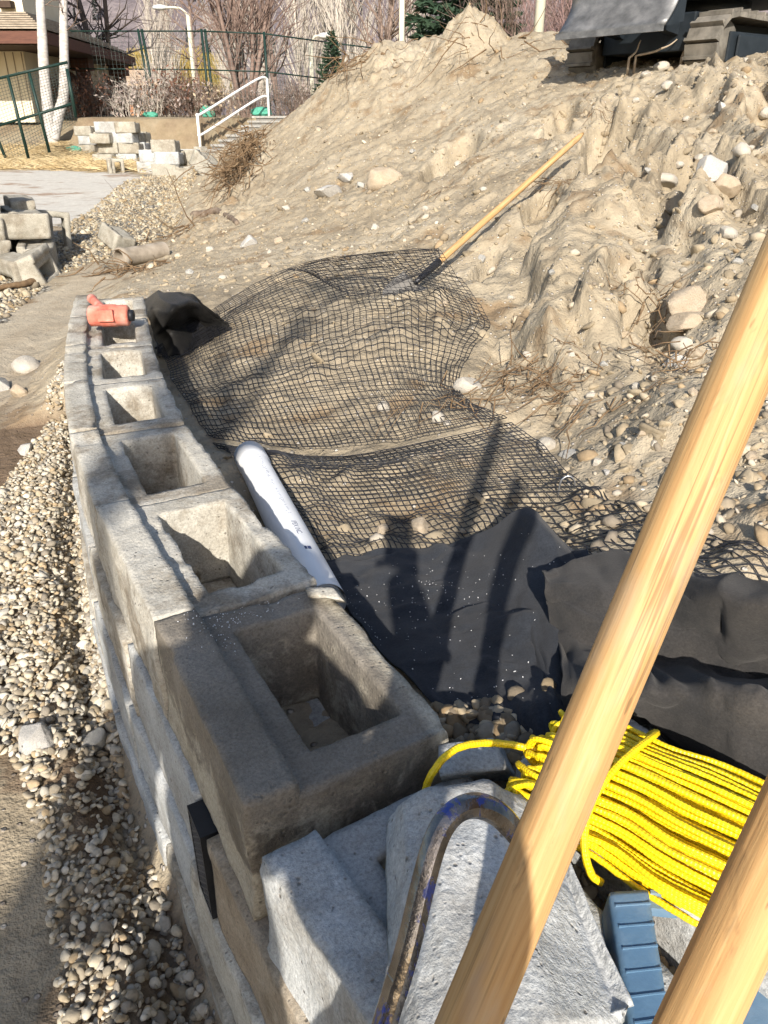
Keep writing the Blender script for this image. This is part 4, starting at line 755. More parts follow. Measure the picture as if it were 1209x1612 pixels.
stack(170, 256, 2, 3, 4, -.15, l1, g1, {(0, 2, 3), (1, 2, 3), (1, 1, 3)}); stack(138, 240, 1, 2, 3, -.15, l1, g1)
g2 = 'blocks stacked beside the stair foot'; l2 = 'concrete block in the stack on a pallet by the stair foot'
stack(236, 272, 1, 2, 2, -.05, l2, g2); stack(262, 276, 1, 2, 3, -.05, l2, g2, {(0, 1, 2)}); stack(288, 272, 1, 2, 2, .1, l2, g2)
b0 = hit(245, 279)[0]; copy_block('concrete_block', PB, (b0[0]+.55, b0[1]-.35, b0[2]-.01), (0, 0, .2), 'upright hollow block leaning at the front of the pallet stack', None)
b0 = hit(176, 272)[0]; copy_block('concrete_block', PB, (b0[0], b0[1], b0[2]+.03), (PX, 0, .4), 'single hollow block on the straw in front of the far stack', None)
b0 = hit(318, 276)[0]; copy_block('concrete_block', PS, (b0[0], b0[1], b0[2]+.02), (.5, .2, .9), 'tilted block lying beside the stair foot', None)
# untidy heap on the left: blocks lie on their faces and ends
heap = []
c0 = hit(48, 425)[0]
gh = 'blocks of the untidy left heap'; lh = 'pale block tipped on its face in the untidy heap by the gravel'
RB = rotz(.5)
for k, (nx, ny) in enumerate(((4, 4), (4, 4), (3, 4), (2, 2))):
    for i in range(nx):
        for j in range(ny):
            if k == 3 and r_.random() < .3: continue
            p = c0+RB@np.array([-1.15+i*.38+r_.uniform(-.04, .04), .05+j*.36+r_.uniform(-.05, .05)+k*.06, 0]); mode = r_.random()
            rot = (0, PX+r_.uniform(-.12, .12), .5+r_.uniform(-.2, .2)) if mode < .4 else ((PX*.98+r_.uniform(-.1, .1), 0, .6+PX*r_.randrange(2)+r_.uniform(-.2, .2)) if mode < .55 else (r_.uniform(-.06, .06), r_.uniform(-.06, .06), .5+PX*r_.randrange(2)+r_.uniform(-.2, .2)))
            z = c0[2]+.255*k+(.22 if mode < .4 else .2 if mode < .55 else .02)
            hol_ = r_.random() < .45; copy_block('concrete_block', PB if hol_ else PS, (p[0], p[1], z), rot, ('hollow' if hol_ else 'solid')+(' block on its face' if mode < .4 else ' block on its end' if mode < .55 else ' block lying flat')+' in the untidy heap, '+('bottom', 'second', 'third', 'topmost')[k]+' layer', gh)
for (px, py, rot) in [(38, 440, (.25, 1.2, .3)), (8, 444, (.2, 1.5, 1.0)), (45, 415, (.1, 1.35, .75)), (75, 385, (1.5, .1, .5))]:
    p = hit(px, py)[0]; copy_block('concrete_block', PB, (p[0], p[1], p[2]+.12), rot, 'hollow block slid off the untidy heap onto the gravel', 'blocks slid off the left heap')
p = hit(178, 402)[0]; copy_block('concrete_block', PS, (p[0]-.16, p[1]+.42, p[2]+.04), (.35, .25, .9), 'tilted pale block behind the old clay pipe', None, (.8, .7, .8))
# old clay pipe
CLAY = simple('old_clay', [(.20, .165, .125), (.30, .255, .20), (.38, .33, .27)], 9, .9, .6, 40); p0 = hit(190, 424)[0]; p0[2] += .10; pv = np.array([.62, .78, .02]); pv /= np.linalg.norm(pv)
cpz = empty('clay_pipe', p0-np.array([0, 0, .1]), 'old mud-coloured pipe with open end at the foot of the mound', 'pipe'); s = np.array([0, .004, .05, .07, .12, .25, .38, .52]); ro = np.array([.088, .095, .095, .085, .083, .084, .083, .082])
o1 = tube([p0+pv*q for q in s], ro, 28, False); i1 = tube([p0+pv*q for q in (0, .5)], [.076, .074], 28, False); i1 = (i1[0], [i1[1][0][:, ::-1]]); rg = (np.concatenate([o1[0][:28], i1[0][:28]]), [np.array([[(k+1) % 28, k, 28+k, 28+(k+1) % 28] for k in range(28)])]); bk = tube([p0+pv*.36, p0+pv*.364], [.076, .076], 28)
V, F = join([o1, i1, rg]); mk('barrel', V, F, CLAY, cpz, True); V, F = bk; V = V.copy(); mk('soil_plug', V, F, simple('pipe_mud', [(.25, .19, .12), (.34, .27, .18)], 12, .95, .5), cpz)
# dead branch and roots
BARK = simple('bark_brown', [(.10, .07, .05), (.17, .125, .09), (.25, .2, .15)], 12, .9, .6, 50); ROOT = simple('root_brown', [(.09, .055, .03), (.17, .11, .06), (.24, .17, .10)], 14, .9, .4, 60)
def branch(name, pix, r0, r1, label, cat, mt=BARK, lift=.03):
    H_ = hit([q[0] for q in pix], [q[1] for q in pix])+np.array([0, 0, lift]); P = spline(H_, 30); P += .012*np.stack([noise(P*6, 1), noise(P*6, 2), noise(P*6, 3)], 1); V, F = tube(P, np.linspace(r0, r1, 30)*(1+.15*noise(np.arange(30)[:, None]*np.array([[.7, 0]]), 5)), 9); return tag(mk(name, V, F, mt, None, True), label, cat)
branch('dead_branch', [(305, 342), (325, 340), (345, 338), (362, 346), (374, 356)], .05, .025, 'thick dead branch lying across the toe of the mound', 'branch')
branch('dead_branch', [(600, 95), (612, 100), (625, 108)], .02, .008, 'short dark stick poking from the mound crest', 'branch', ROOT, .08)
branch('dead_branch', [(60, 446), (40, 452), (0, 460), (-40, 468)], .03, .02, 'thin reddish root lying on the gravel before the block heap', 'branch', ROOT)
bits0, bits1, br0, br1 = [], [], [], []
def hairy(px, py, n, L, sp, r=.008):
    P = hit(px, py)[0]
    for _ in range(n):
        a = P+np.array([r_.gauss(0, sp[0]), r_.gauss(0, sp[1]), r_.uniform(.0, sp[2])]); d = np.array([r_.gauss(-.5, .5), r_.gauss(-.4, .4), r_.gauss(-.5, .5)]); k = r_.randint(3, 6); rr = r*r_.uniform(.4, 1.2)
        for q in range(k):
            b_ = a+d/np.linalg.norm(d)*L/k*r_.uniform(.6, 1.3); zz = tz(b_[0], b_[1]); b_[2] = max(b_[2], zz+.01); bits0.append(a); bits1.append(b_); br0.append(rr*(1-q/k*.7)); br1.append(rr*(1-(q+1)/k*.7)); a = b_; d = d+np.array([r_.gauss(0, .4) for _ in range(3)])
for (px, py, n, L, sp) in [(388, 262, 110, .5, (.12, .4, .3)), (402, 236, 90, .45, (.12, .4, .25)), (376, 285, 70, .45, (.12, .3, .2)), (372, 298, 20, .6, (.1, .3, .1)), (560, 112, 40, .5, (.2, .3, .2)), (300, 360, 15, .8, (.2, .3, .1)), (215, 425, 40, .35, (.2, .15, .06)), (760, 90, 25, .6, (.5, .4, .2))]: hairy(px, py, n, L, sp)
for (px, py, n) in [(830, 600, 40), (870, 580, 30), (1010, 470, 25), (1090, 560, 20), (700, 300, 12), (900, 290, 25), (940, 180, 20), (740, 625, 22), (960, 640, 20)]: hairy(px, py, n, .22, (.10, .10, .03), .003)
V, F = segs(bits0, bits1, br0, br1, 4); tag(mk('roots', V, F, ROOT, None, True), 'tangled brown roots and fine twigs sticking out of the mound', 'roots', kind='stuff')
# twigs in front of the dozer
for pix, r in [([(990, 92), (1000, 82), (1010, 62)], .012), ([(1000, 88), (1035, 80), (1052, 74), (1066, 62)], .012), ([(1074, 92), (1082, 70), (1094, 48)], .02)]:
    P = spline([at(px, py, 8.2) for px, py in pix], 14); P += .01*np.stack([noise(P*9, 1), noise(P*9, 2), noise(P*9, 3)], 1); P = np.concatenate([[P[0]-np.array([0, 0, .15])], P]); V, F = tube(P, np.linspace(r, r*.4, 15), 6); tag(mk('twig', V, F, simple('pale_twig', [(.25, .19, .13), (.4, .33, .25)], 20, .85, .3), None, True), 'pale broken twig sticking up before the dozer', 'twig', 'twigs before the dozer')
# straw
n = 6500; q = sample_poly(STRAW, 40000)[:n]; n = len(q); z = tzz(q[:, 0], q[:, 1]); yaw = rng.uniform(0, 6.28, n); L_ = rng.uniform(.12, .4, n); up = rng.uniform(-.05, .35, n); p0 = np.c_[q, z+.01+rng.uniform(0, .05, n)]; p1 = p0+np.c_[np.cos(yaw)*L_, np.sin(yaw)*L_, up*L_]
V, F = segs(p0, p1, np.full(n, .006), np.full(n, .003), 3); tag(mk('straw', V, F, simple('dry_straw', [(.32, .22, .10), (.52, .40, .22), (.64, .53, .33)], 3, .8, 0)), 'loose golden straw and dry leaves beside the far block stack', 'straw', kind='stuff')
# ------------------------------------------------------------------ stairs with hand rails
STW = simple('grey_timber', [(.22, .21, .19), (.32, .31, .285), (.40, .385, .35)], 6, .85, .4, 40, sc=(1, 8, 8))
sl0 = atz_low(365, 248); zs0 = float(low(np.array([sl0[0]-3]), np.array([21.]))[0]); sx0, sx1, sy0 = -4.75, -2.95, 22.3
stp = empty('outdoor_stair', ((sx0+sx1)/2, sy0, zs0), 'grey timber steps climbing to the terrace beside the mound', 'stairs'); NS = 8; RISE = (1.36-zs0)/NS; RUN = .31
for k in range(NS):
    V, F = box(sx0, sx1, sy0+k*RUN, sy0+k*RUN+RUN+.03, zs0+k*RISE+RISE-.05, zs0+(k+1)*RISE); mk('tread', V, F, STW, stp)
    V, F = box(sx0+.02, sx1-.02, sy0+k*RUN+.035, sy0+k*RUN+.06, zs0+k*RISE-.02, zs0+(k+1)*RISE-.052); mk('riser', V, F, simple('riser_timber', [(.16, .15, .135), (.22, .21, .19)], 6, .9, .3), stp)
V, F = box(sx0-.4, sx1+.4, sy0+NS*RUN+.035, sy0+NS*RUN+1.6, 1.25, 1.36); mk('landing', V, F, simple('landing_concrete', [(.38, .36, .32), (.46, .44, .4)], 5, .9, .3), stp)
WHT = simple('white_paint', [(.70, .69, .66), (.80, .79, .76)], 8, .5, .1); xr = sx0+.06
rail = empty('hand_rail', (xr, sy0-.1, zs0), 'white tubular hand rail with two bars along the steps', 'hand rail'); pz = lambda s: zs0+s*(NS*RISE)
ya, yb = sy0-.12, sy0+NS*RUN+.25; top = 1.36
V, F = tube([(xr, ya, zs0-.1), (xr, ya, zs0+.93)], .034, 10); mk('post', V, F, WHT, rail, True); V, F = tube([(xr, yb, top-.05), (xr, yb, top+.92)], .034, 10); mk('post', V, F, WHT, rail, True)
V, F = tube(spline([(xr, ya, zs0+.93), (xr, ya+.22, zs0+.96), (xr, yb-.45, top+.88), (xr, yb, top+.92)], 24), .03, 10); mk('upper_bar', V, F, WHT, rail, True); V, F = tube(spline([(xr, ya, zs0+.48), (xr, ya+.22, zs0+.5), (xr, yb-.45, top+.42), (xr, yb, top+.46)], 24), .03, 10); mk('lower_bar', V, F, WHT, rail, True)
V, F = box(xr-.12, xr+.12, ya-.12, ya+.12, zs0-.1, zs0+.18); mk('footing', V, F, CON_W, rail)
RS = rotz(-.56)                                  # the flight runs away to the right
for e_ in (stp, rail):
    for c_ in e_.children:
        n_ = len(c_.data.vertices); a_ = np.empty(n_*3, np.float32); c_.data.vertices.foreach_get('co', a_); w_ = a_.reshape(-1, 3)+np.array(e_.location); piv = np.array([sx0, sy0, 0]); w_ = (w_-piv)@RS.T+piv; c_.data.vertices.foreach_set('co', (w_-np.array(e_.location)).astype(np.float32).ravel())
# ------------------------------------------------------------------ fences
GRN = simple('green_metal', [(.006, .020, .016), (.010, .032, .025)], 10, .5, .1); WIRE = simple('fence_wire', [(.05, .07, .065), (.09, .11, .10)], 10, .6, 0)
def wire_panel(a, b, z0, z1, par, sp=.11, r=.0035):
    a, b = np.array(a, float), np.array(b, float); n = int(np.linalg.norm(b[:2]-a[:2])/sp); P0, P1 = [], []
    for k in range(1, n):
        p = a+(b-a)*k/n; P0.append((p[0], p[1], p[2]+z0)); P1.append((p[0], p[1], p[2]+z1))
    m = int((z1-z0)/sp)
    for k in range(1, m): P0.append((a[0], a[1], a[2]+z0+k*sp)); P1.append((b[0], b[1], b[2]+z0+k*sp))
    V, F = segs(P0, P1, np.full(len(P0), r), np.full(len(P0), r), 3); tag(mk('wire_mesh', V, F, WIRE, par), kind='stuff')
FP = [at(px, 118, y_) for px, y_ in ((108, 26.2), (228, 26.2), (324, 26.2), (420, 26), (527, 28.5), (640, 31), (760, 34))]
fen = empty('tall_fence', (FP[2][0], FP[2][1], 1.3), 'tall dark green wire fence along the terrace behind the shrubs', 'fence')
ZT = [at(px, py, y_)[2] for px, py, y_ in ((108, 49, 26.2), (228, 49, 26.2), (324, 49, 26.2), (420, 53, 26), (527, 68, 28.5), (640, 82, 31), (760, 90, 34))]; ZM = [at(px, py, y_)[2] for px, py, y_ in ((108, 108, 26.2), (228, 109, 26.2), (324, 110, 26.2), (420, 113, 26), (527, 126, 28.5), (640, 135, 31), (760, 140, 34))]
for i, p in enumerate(FP):
    lean = .12 if i in (1,) else .03
    V, F = tube([(p[0]+lean, p[1], 1.0), (p[0]-lean*.3, p[1], ZT[i]+.05)], .036, 8); mk('post', V, F, GRN, fen, True)
    if i in (1, 2, 4): V, F = tube([(p[0]+lean+.14, p[1]+.02, 1.0), (p[0]-lean*.3+.1, p[1]+.02, ZT[i]+.05)], .04, 8); mk('post', V, F, GRN, fen, True)
for i in range(len(FP)-1):
    for ZZ, nm in ((ZT, 'top_rail'), (ZM, 'middle_rail')):
        V, F = tube([(FP[i][0], FP[i][1], ZZ[i]), (FP[i+1][0], FP[i+1][1], ZZ[i+1])], .021, 6); mk(nm, V, F, GRN, fen, True)
    wire_panel((FP[i][0], FP[i][1], ZM[i]-1.2), (FP[i+1][0], FP[i+1][1], ZM[i+1]-1.2), 0, ZT[i]-ZM[i]+1.2, fen)
lf_ = empty('leaning_fence', at(40, 200, 20), 'low green wire fence frame leaning on the left bank', 'fence'); Yl = 19.
def LP(px, py, y=Yl): return at(px, py, y)
for a_, b_ in (((12, 118), (45, 250)), ((46, 115), (78, 240)), ((105, 108), (120, 185)), ((-15, 190), (14, 262))): V, F = tube([LP(*a_), LP(*b_)], .035, 8); mk('post', V, F, GRN, lf_, True)
for a_, b_ in (((-30, 130), (106, 98)), ((-10, 200), (112, 164))): V, F = tube([LP(*a_), LP(*b_)], .028, 8); mk('rail', V, F, GRN, lf_, True)
P0, P1 = [], []
for k in range(30):
    f = k/29; a_ = np.array((-30, 130))*(1-f)+np.array((106, 98))*f; b_ = np.array((10, 258))*(1-f)+np.array((122, 190))*f; P0.append(LP(*a_)); P1.append(LP(*b_))
for k in range(24):
    f = k/23; a_ = np.array((-30, 130))*(1-f)+np.array((10, 258))*f; b_ = np.array((106, 98))*(1-f)+np.array((122, 190))*f; P0.append(LP(*a_)); P1.append(LP(*b_))
V, F = segs(P0, P1, np.full(len(P0), .004), np.full(len(P0), .004), 3); tag(mk('wire_mesh', V, F, WIRE, lf_), kind='stuff')
# ------------------------------------------------------------------ building with tiled porch roof
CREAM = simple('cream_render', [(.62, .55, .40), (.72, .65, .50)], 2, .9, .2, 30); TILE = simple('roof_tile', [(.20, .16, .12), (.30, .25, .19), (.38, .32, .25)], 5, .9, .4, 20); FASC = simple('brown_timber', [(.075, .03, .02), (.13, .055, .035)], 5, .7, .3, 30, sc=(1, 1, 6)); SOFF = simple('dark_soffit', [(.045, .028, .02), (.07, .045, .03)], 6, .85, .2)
E1 = at(212, 91, 32.); zE = E1[2]; K = at(70, 56, 22.2); K[2] = zE; E0 = np.array([-26., 21.9, zE]); Wk = at(38, 22, 24.8); We = at(98, 38, 27.9); We[2] = Wk[2]; W0 = np.array([-26., 24.5, Wk[2]]); C1 = np.array([E1[0]-4.5, E1[1]+3.2, zE])
bl = empty('pavilion_building', (Wk[0], Wk[1]+1, 1.3), 'cream walled building with tiled porch roof on timber posts', 'building')
def slab(q, t=.1):
    q = np.array(q, float); return np.concatenate([q, q-np.array([0, 0, t])]), [np.array([[0, 1, 2, 3], [7, 6, 5, 4], [0, 4, 5, 1], [1, 5, 6, 2], [2, 6, 7, 3], [3, 7, 4, 0]])]
V, F = join([slab([E0, K, Wk, W0]), slab([K, E1, We, Wk]), slab([E1, C1, C1+np.array([-1., -2, .6]), We])]); mk('roof', V, F, TILE, bl)
def courses(a, b, c, d, n):                       # tile courses as overlapping strips, from eave a-b to top d-c
    for k in range(n):
        f0, f1 = k/n, (k+1.1)/n; p = [a+(d-a)*f0, b+(c-b)*f0, b+(c-b)*f1, a+(d-a)*f1]; q = np.array(p)+np.array([0, 0, .05]); q[:2, 2] += .045; V, F = slab(q, .03); mk('tile_course', V, F, TILE, bl)
courses(K, E1, We, Wk, 8); courses(E0, K, Wk, W0, 8)
for a_, b_ in ((E0, K), (K, E1), (E1, C1)): V, F = beam(a_+np.array([0, -.03, -.12]), b_+np.array([0, -.03, -.12]), .06, .26); mk('fascia', V, F, FASC, bl)
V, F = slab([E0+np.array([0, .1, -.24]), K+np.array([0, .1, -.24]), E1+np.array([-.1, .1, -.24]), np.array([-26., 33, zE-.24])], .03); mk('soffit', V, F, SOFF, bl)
for px, yp in ((132, 27.6), (188, 31.0)):
    p = at(px, 120, yp); V, F = box(p[0]-.17, p[0]+.17, p[1]-.17, p[1]+.17, 1.2, zE-.28); mk('post', V, F, FASC, bl)
    V, F = box(p[0]-.28, p[0]+.28, p[1]-.26, p[1]+.26, zE-.6, zE-.275); mk('post_cap', V, F, FASC, bl); V, F = beam((p[0]-.95, p[1], zE-.3), (p[0]-.12, p[1], zE-.95), .12, .18); mk('brace', V, F, FASC, bl)
xk = at(43, 120, 24.3)[0]; xr2 = at(95, 120, 27.5)[0]
V, F = box(-26, xk, 24.3, 33, 1.2, zE-.28); mk('wall', V, F, CREAM, bl); V, F = box(xk-.5, xr2, 27.5, 33, 1.2, zE-.3); mk('wall', V, F, CREAM, bl)
V, F = hexa([(-26, Wk[1], zE+.1), (Wk[0], Wk[1], zE+.1), (-26, 33, zE+.1), (We[0], We[1], zE+.1), (-26, Wk[1], zE+5), (Wk[0], Wk[1], zE+5), (-26, 33, zE+5), (We[0], We[1], zE+5)]); mk('upper_wall', V, F, CREAM, bl)
for k in range(3): x_ = at(14+k*13, 120, 24.3)[0]; V, F = box(x_-.012, x_+.012, 24.285, 24.296, 1.3, zE-.3); mk('panel_joint', V, F, TILE, bl)
p = at(12, 8, 24.8); V, F = box(p[0]-.2, p[0]+.2, 24.5, 24.79, p[2]-.08, p[2]+.08); mk('wall_lamp', V, F, SOFF, bl)
# ------------------------------------------------------------------ lamp posts and poles
POLE = simple('cream_pole', [(.52, .49, .38), (.60, .57, .45)], 4, .6, .1)
def lamp(px, ybase, ytop, Y, label, head=None, r=.07, lean=0):
    z1 = at(px, ytop, Y)[2]; x = at(px, 100, Y)[0]; e = empty('lamp_post', (x, Y, 1.2), label, 'lamp post'); V, F = tube([(x, Y, 1.1), (x, Y, z1)], [r*1.15, r*.85], 12); mk('pole', V, F, POLE, e, True)
    if head:
        hx = head*1.; V, F = tube(spline([(x, Y, z1-.05), (x+hx*.35, Y, z1+.22), (x+hx, Y, z1+.25)], 12), r*.5, 8); mk('arm', V, F, POLE, e, True)
        a, f = ico(3); mk('lamp_head', a*np.array([.34, .18, .12])+np.array([x+hx*1.25, Y, z1+.25]), f, simple('lamp_grey', [(.5, .5, .48), (.6, .6, .58)], 5, .5, .1), e, True)
lamp(303, 125, 22, 42, 'cream street lamp with a side arm behind the green fence', -1.0, .10); lamp(490, 155, 68, 36, 'thin cream lamp post beside the small spruce', .5, .09); lamp(632, 60, -90, 20, 'plain cream pole rising behind the mound crest', None, .062)
zc_ = at(845, 85, 13.5); p = at(845, 85, 13.5); e = empty('lamp_post', (p[0], p[1], 1.3), 'thick cream pole standing by the dozer', 'lamp post'); V, F = tube([(p[0], p[1], 1.2), (p[0], p[1], 6.5)], [.078, .066], 14); mk('pole', V, F, POLE, e, True)
# ------------------------------------------------------------------ green sand bags
TEAL = simple('green_bag', [(.05, .22, .15), (.08, .32, .23)], 10, .7, .4, 20)
for px, py, w, lab in ((326, 160, .2, 'limp green bag slumped by the fence post'), (413, 179, .3, 'green sandbag on the top step under the rail'), (236, 166, .2, 'flat green bag on the edge of the cut'), (103, 161, .2, 'green bag beside the birch trunk')):
    a, f = ico(4); a = a*(1+.18*fbm(a*2.2+px, 3, px)[:, None]); p = at(px, py+8, 24.9 if px != 103 else 22); zb = tz(p[0], p[1]) if px != 413 else 1.36; sq = .85 if px == 326 else .42
    tag(mk('sand_bag', a*np.array([w, w*.55, w*sq])+np.array([p[0], p[1], zb+w*sq*.8]), f, TEAL, None, True), lab, 'bag')
# ------------------------------------------------------------------ hillside
hx = np.linspace(-650, 650, 170); hy = np.concatenate([np.linspace(120, 330, 90), np.linspace(338, 700, 40)]); HX, HY = np.meshgrid(hx, hy, indexing='ij'); hq = np.stack([HX.ravel(), HY.ravel()], -1)
HZ = 1.0+46*sst(hq[:, 1], 118, 330)+110*sst(hq[:, 1], 240, 700)+sst(hq[:, 1], 125, 200)*(7*fbm(hq*.012, 4, 70)+2.0*fbm(hq*.06, 3, 75))
m, t, b = new_mat('winter_hillside', .95, .05); g = G(t); c = g.ramp(g.noise(.045, None, 6, .75), [(.3, (.13, .108, .115)), (.5, (.19, .16, .162)), (.7, (.24, .205, .20))])  # distance haze is put into these muted lavender greys
c = g.mix(.8, c, g.ramp(g.noise(.55, g.coord((1, .5, 1)), 5, .85), [(.3, .5), (.5, 1.), (.7, 1.3)]), 'MULTIPLY'); g.ln(c, b.inputs['Base Color']); g.bump(g.noise(.7, None, 4, .8), b, .6, 1.2)
tag(obj('hill', mesh('hill', np.c_[hq, HZ], gridF(170, 130), m, True)), kind='structure')
T_HILL = Lookup(hx, hy, HZ.reshape(HX.shape))
# ------------------------------------------------------------------ bare trees
class Tw:
    def __init__(s): s.a, s.b, s.r, s.q = [], [], [], []
    def add(s, a, b, r, q): s.a.append(a); s.b.append(b); s.r.append(r); s.q.append(q)
    def mesh(s, sides=4): return segs(s.a, s.b, s.r, s.q, sides)
def grow(T, R_, p, d, L, r, lev, up=.15, kids=4, spread=.7, wob=.18, rmin=.004):
    n = 5 if lev > 1 else 4 if lev == 1 else 3; p = np.array(p, float); d = np.array(d, float)
    for i in range(n):
        d = d+np.array([R_.gauss(0, wob), R_.gauss(0, wob), R_.gauss(0, wob)*.6+up]); d /= np.linalg.norm(d); q_ = p+d*L/n; r1 = max(rmin, r*(1-.75*(i+1)/n) if lev == 0 else r*(1-.5*(i+1)/n)); rr0 = max(rmin, r*(1-(.75 if lev == 0 else .5)*i/n)); T.add(p, q_, rr0, r1); p = q_
        if lev > 0 and i >= (1 if lev > 1 else 0):
            for _ in range(max(1, int(round(kids/ (n-1)+R_.uniform(-.3, .5))))):
                ax = np.array([R_.gauss(0, 1) for _ in range(3)]); ax -= d*(ax@d); ax /= np.linalg.norm(ax)+1e-9; nd = d+ax*spread*R_.uniform(.6, 1.3); grow(T, R_, p, nd, L*R_.uniform(.45, .68), r1*.68, lev-1, up, kids, spread, wob, rmin)
def bark(name, a, b_, c_): return simple(name, [a, b_, c_], 7, .9, .4, 30)
BK_BIRCH = simple('birch_bark', [(.30, .27, .24), (.46, .43, .40), (.56, .53, .50)], 5, .85, .4, 20, sc=(1, 1, 3)); BK_RED = bark('reddish_bark', (.13, .085, .068), (.20, .14, .115), (.27, .20, .165)); BK_DK = bark('dark_bark', (.06, .045, .04), (.10, .08, .07), (.15, .12, .11)); BK_PALE = bark('pale_bark', (.36, .31, .26), (.47, .42, .36), (.56, .51, .45)); BK_PINK = bark('pinkish_twigs', (.17, .105, .095), (.26, .17, .155), (.34, .24, .22)); BK_BR = bark('brown_twigs', (.13, .09, .07), (.20, .145, .115), (.28, .21, .17))
def tree(px, Y, H, label, mt, seed, stems=1, lev=3, kids=5, spread=.7, up=.12, r=.12, stem_spread=.1, group=None, trunkfrac=.3, base=None, wob=.12, rmin=.006, py=150):
    R_ = random.Random(seed); x = at(px, py, Y)[0]; z = (tz(x, Y) if Y < 110 else float(T_HILL(x, Y)))-.1; tr, cr = Tw(), Tw()
    for s in range(stems):
        a = R_.uniform(0, 6.28); d = np.array([math.cos(a)*stem_spread*R_.uniform(.5, 1.3), math.sin(a)*stem_spread*R_.uniform(.5, 1.3), 1.]); d /= np.linalg.norm(d); p = np.array([x+.04*math.cos(a)*stems**.5, Y+.04*math.sin(a)*stems**.5, z]); n = 8; rr = r*R_.uniform(.75, 1.1)
        for i in range(n):
            d = d+np.array([R_.gauss(0, wob*.4), R_.gauss(0, wob*.4), .05]); d /= np.linalg.norm(d); q_ = p+d*H/n; r0, r1 = rr*(1-.85*i/n), rr*(1-.85*(i+1)/n); tr.add(p, q_, max(r0, rmin), max(r1, rmin)); p = q_
            if (i+1)/n > trunkfrac:
                for _ in range(kids-2 if stems > 1 else kids):
                    ax = np.array([R_.gauss(0, 1), R_.gauss(0, 1), R_.gauss(0, .3)]); ax -= d*(ax@d); ax /= np.linalg.norm(ax); grow(cr, R_, p-d*H/n*R_.random(), d*(1-spread*.5)+ax*spread, H*R_.uniform(.16, .30)*(1.15-(i/n)*.6), r1*.55, lev-2 if lev > 2 else 0, up, 4, spread, .16, rmin)
    e = empty('bare_tree', (x, Y, z), label, 'tree', group); V, F = tr.mesh(7); mk('trunk', V, F, mt, e, True); V, F = cr.mesh(3); mk('crown', V, F, mt, e, True)
    return e
tree(388, 29.5, 7.5, 'reddish many-stemmed bare tree right behind the green fence', BK_RED, 5, 11, 3, 4, .55, .10, .085, .22, None, .22)
tree(163, 33, 8.5, 'dark spreading bare tree behind the tiled porch roof', BK_DK, 9, 2, 3, 5, .95, .03, .15, .25, None, .15, wob=.2)
tree(440, 41, 10, 'russet bare tree with dense fine twigs behind the fence', BK_RED, 12, 3, 3, 6, .7, .06, .14, .16, None, .2)
tree(598, 46, 11, 'brown bare tree behind the pole and mound crest', BK_BR, 14, 3, 3, 6, .7, .06, .15, .16, None, .15)
tree(318, 60, 11, 'grey brown bare tree on the flat behind the street lamp', BK_BR, 16, 1, 3, 6, .8, .05, .2, .1, None, .3)
for i, (px, Y, H, sd) in enumerate(((478, 58, 14, 21), (505, 60, 15, 22), (535, 57, 14.5, 23), (556, 62, 13, 24), (250, 78, 9.5, 25), (262, 80, 10, 26), (275, 79, 9, 27), (372, 75, 10, 28), (362, 90, 9, 29), (648, 64, 13, 30), (412, 72, 11, 31))):
    tree(px, Y, H, 'pale slender upright poplar '+('standing above the small spruce' if 470 < px < 570 else 'between the golden willows' if px < 300 else 'beside the many-stemmed reddish tree' if px < 420 else 'behind the plain cream pole'), BK_PALE, sd, 2, 3, 7, .30, .16, .13, .05, 'pale upright poplars beyond the fence', .12, rmin=.012)
# two-stemmed birch by the leaning fence
R_ = random.Random(31); p0 = hit(84, 226)[0]; e = empty('bare_tree', p0, 'pale birch with two trunks beside the leaning fence', 'tree'); Yb = p0[1]
s1 = spline([p0-np.array([0, 0, .2]), at(78, 190, Yb), at(70, 120, Yb), at(66, 50, Yb), at(63, -10, Yb), at(60, -120, Yb+.3), at(58, -260, Yb+.4)], 50); s2 = spline([p0+np.array([.02, 0, .1]), at(92, 180, Yb+.1), at(100, 150, Yb+.2), at(101, 90, Yb+.2), at(100, 30, Yb+.2), at(101, -60, Yb+.2), at(104, -220, Yb+.3)], 50)
for s_ in (s1, s2): V, F = tube(s_, np.linspace(.155, .07, 50)*(1+.05*noise(s_*3, 2)), 14); mk('trunk', V, F, BK_BIRCH, e, True)
cr = Tw()
for s_ in (s1, s2):
    for k in range(30, 50, 3):
        a = R_.uniform(0, 6.28); grow(cr, R_, s_[k], np.array([math.cos(a), math.sin(a)*.6, .35]), R_.uniform(.6, 1.3), .016, 1, .05, 4, .7, .16, .005)
V, F = cr.mesh(3); mk('crown', V, F, BK_BR, e, True)
# right thicket
for i, (px, Y, H, sd) in enumerate(((795, 22, 4.5, 41), (820, 25, 5, 42), (875, 19, 3.6, 43), (900, 21, 4.0, 44), (925, 18, 3.2, 45), (960, 19, 3.4, 46), (985, 24, 4.5, 47), (1010, 21, 4, 48), (855, 27, 5, 49), (780, 30, 5.5, 50))):
    tree(px, Y, H, ('pinkish' if i % 3 else 'brown')+' bare shrub of fine stems behind the mound crest'+(' beside the big spruce' if px < 840 else ' between cream pole and dozer'), BK_PINK if i % 3 else BK_BR, sd, 9, 3, 4, .5, .08, .028, .28, 'bare shrubs behind the mound crest', .15, rmin=.004, py=95)
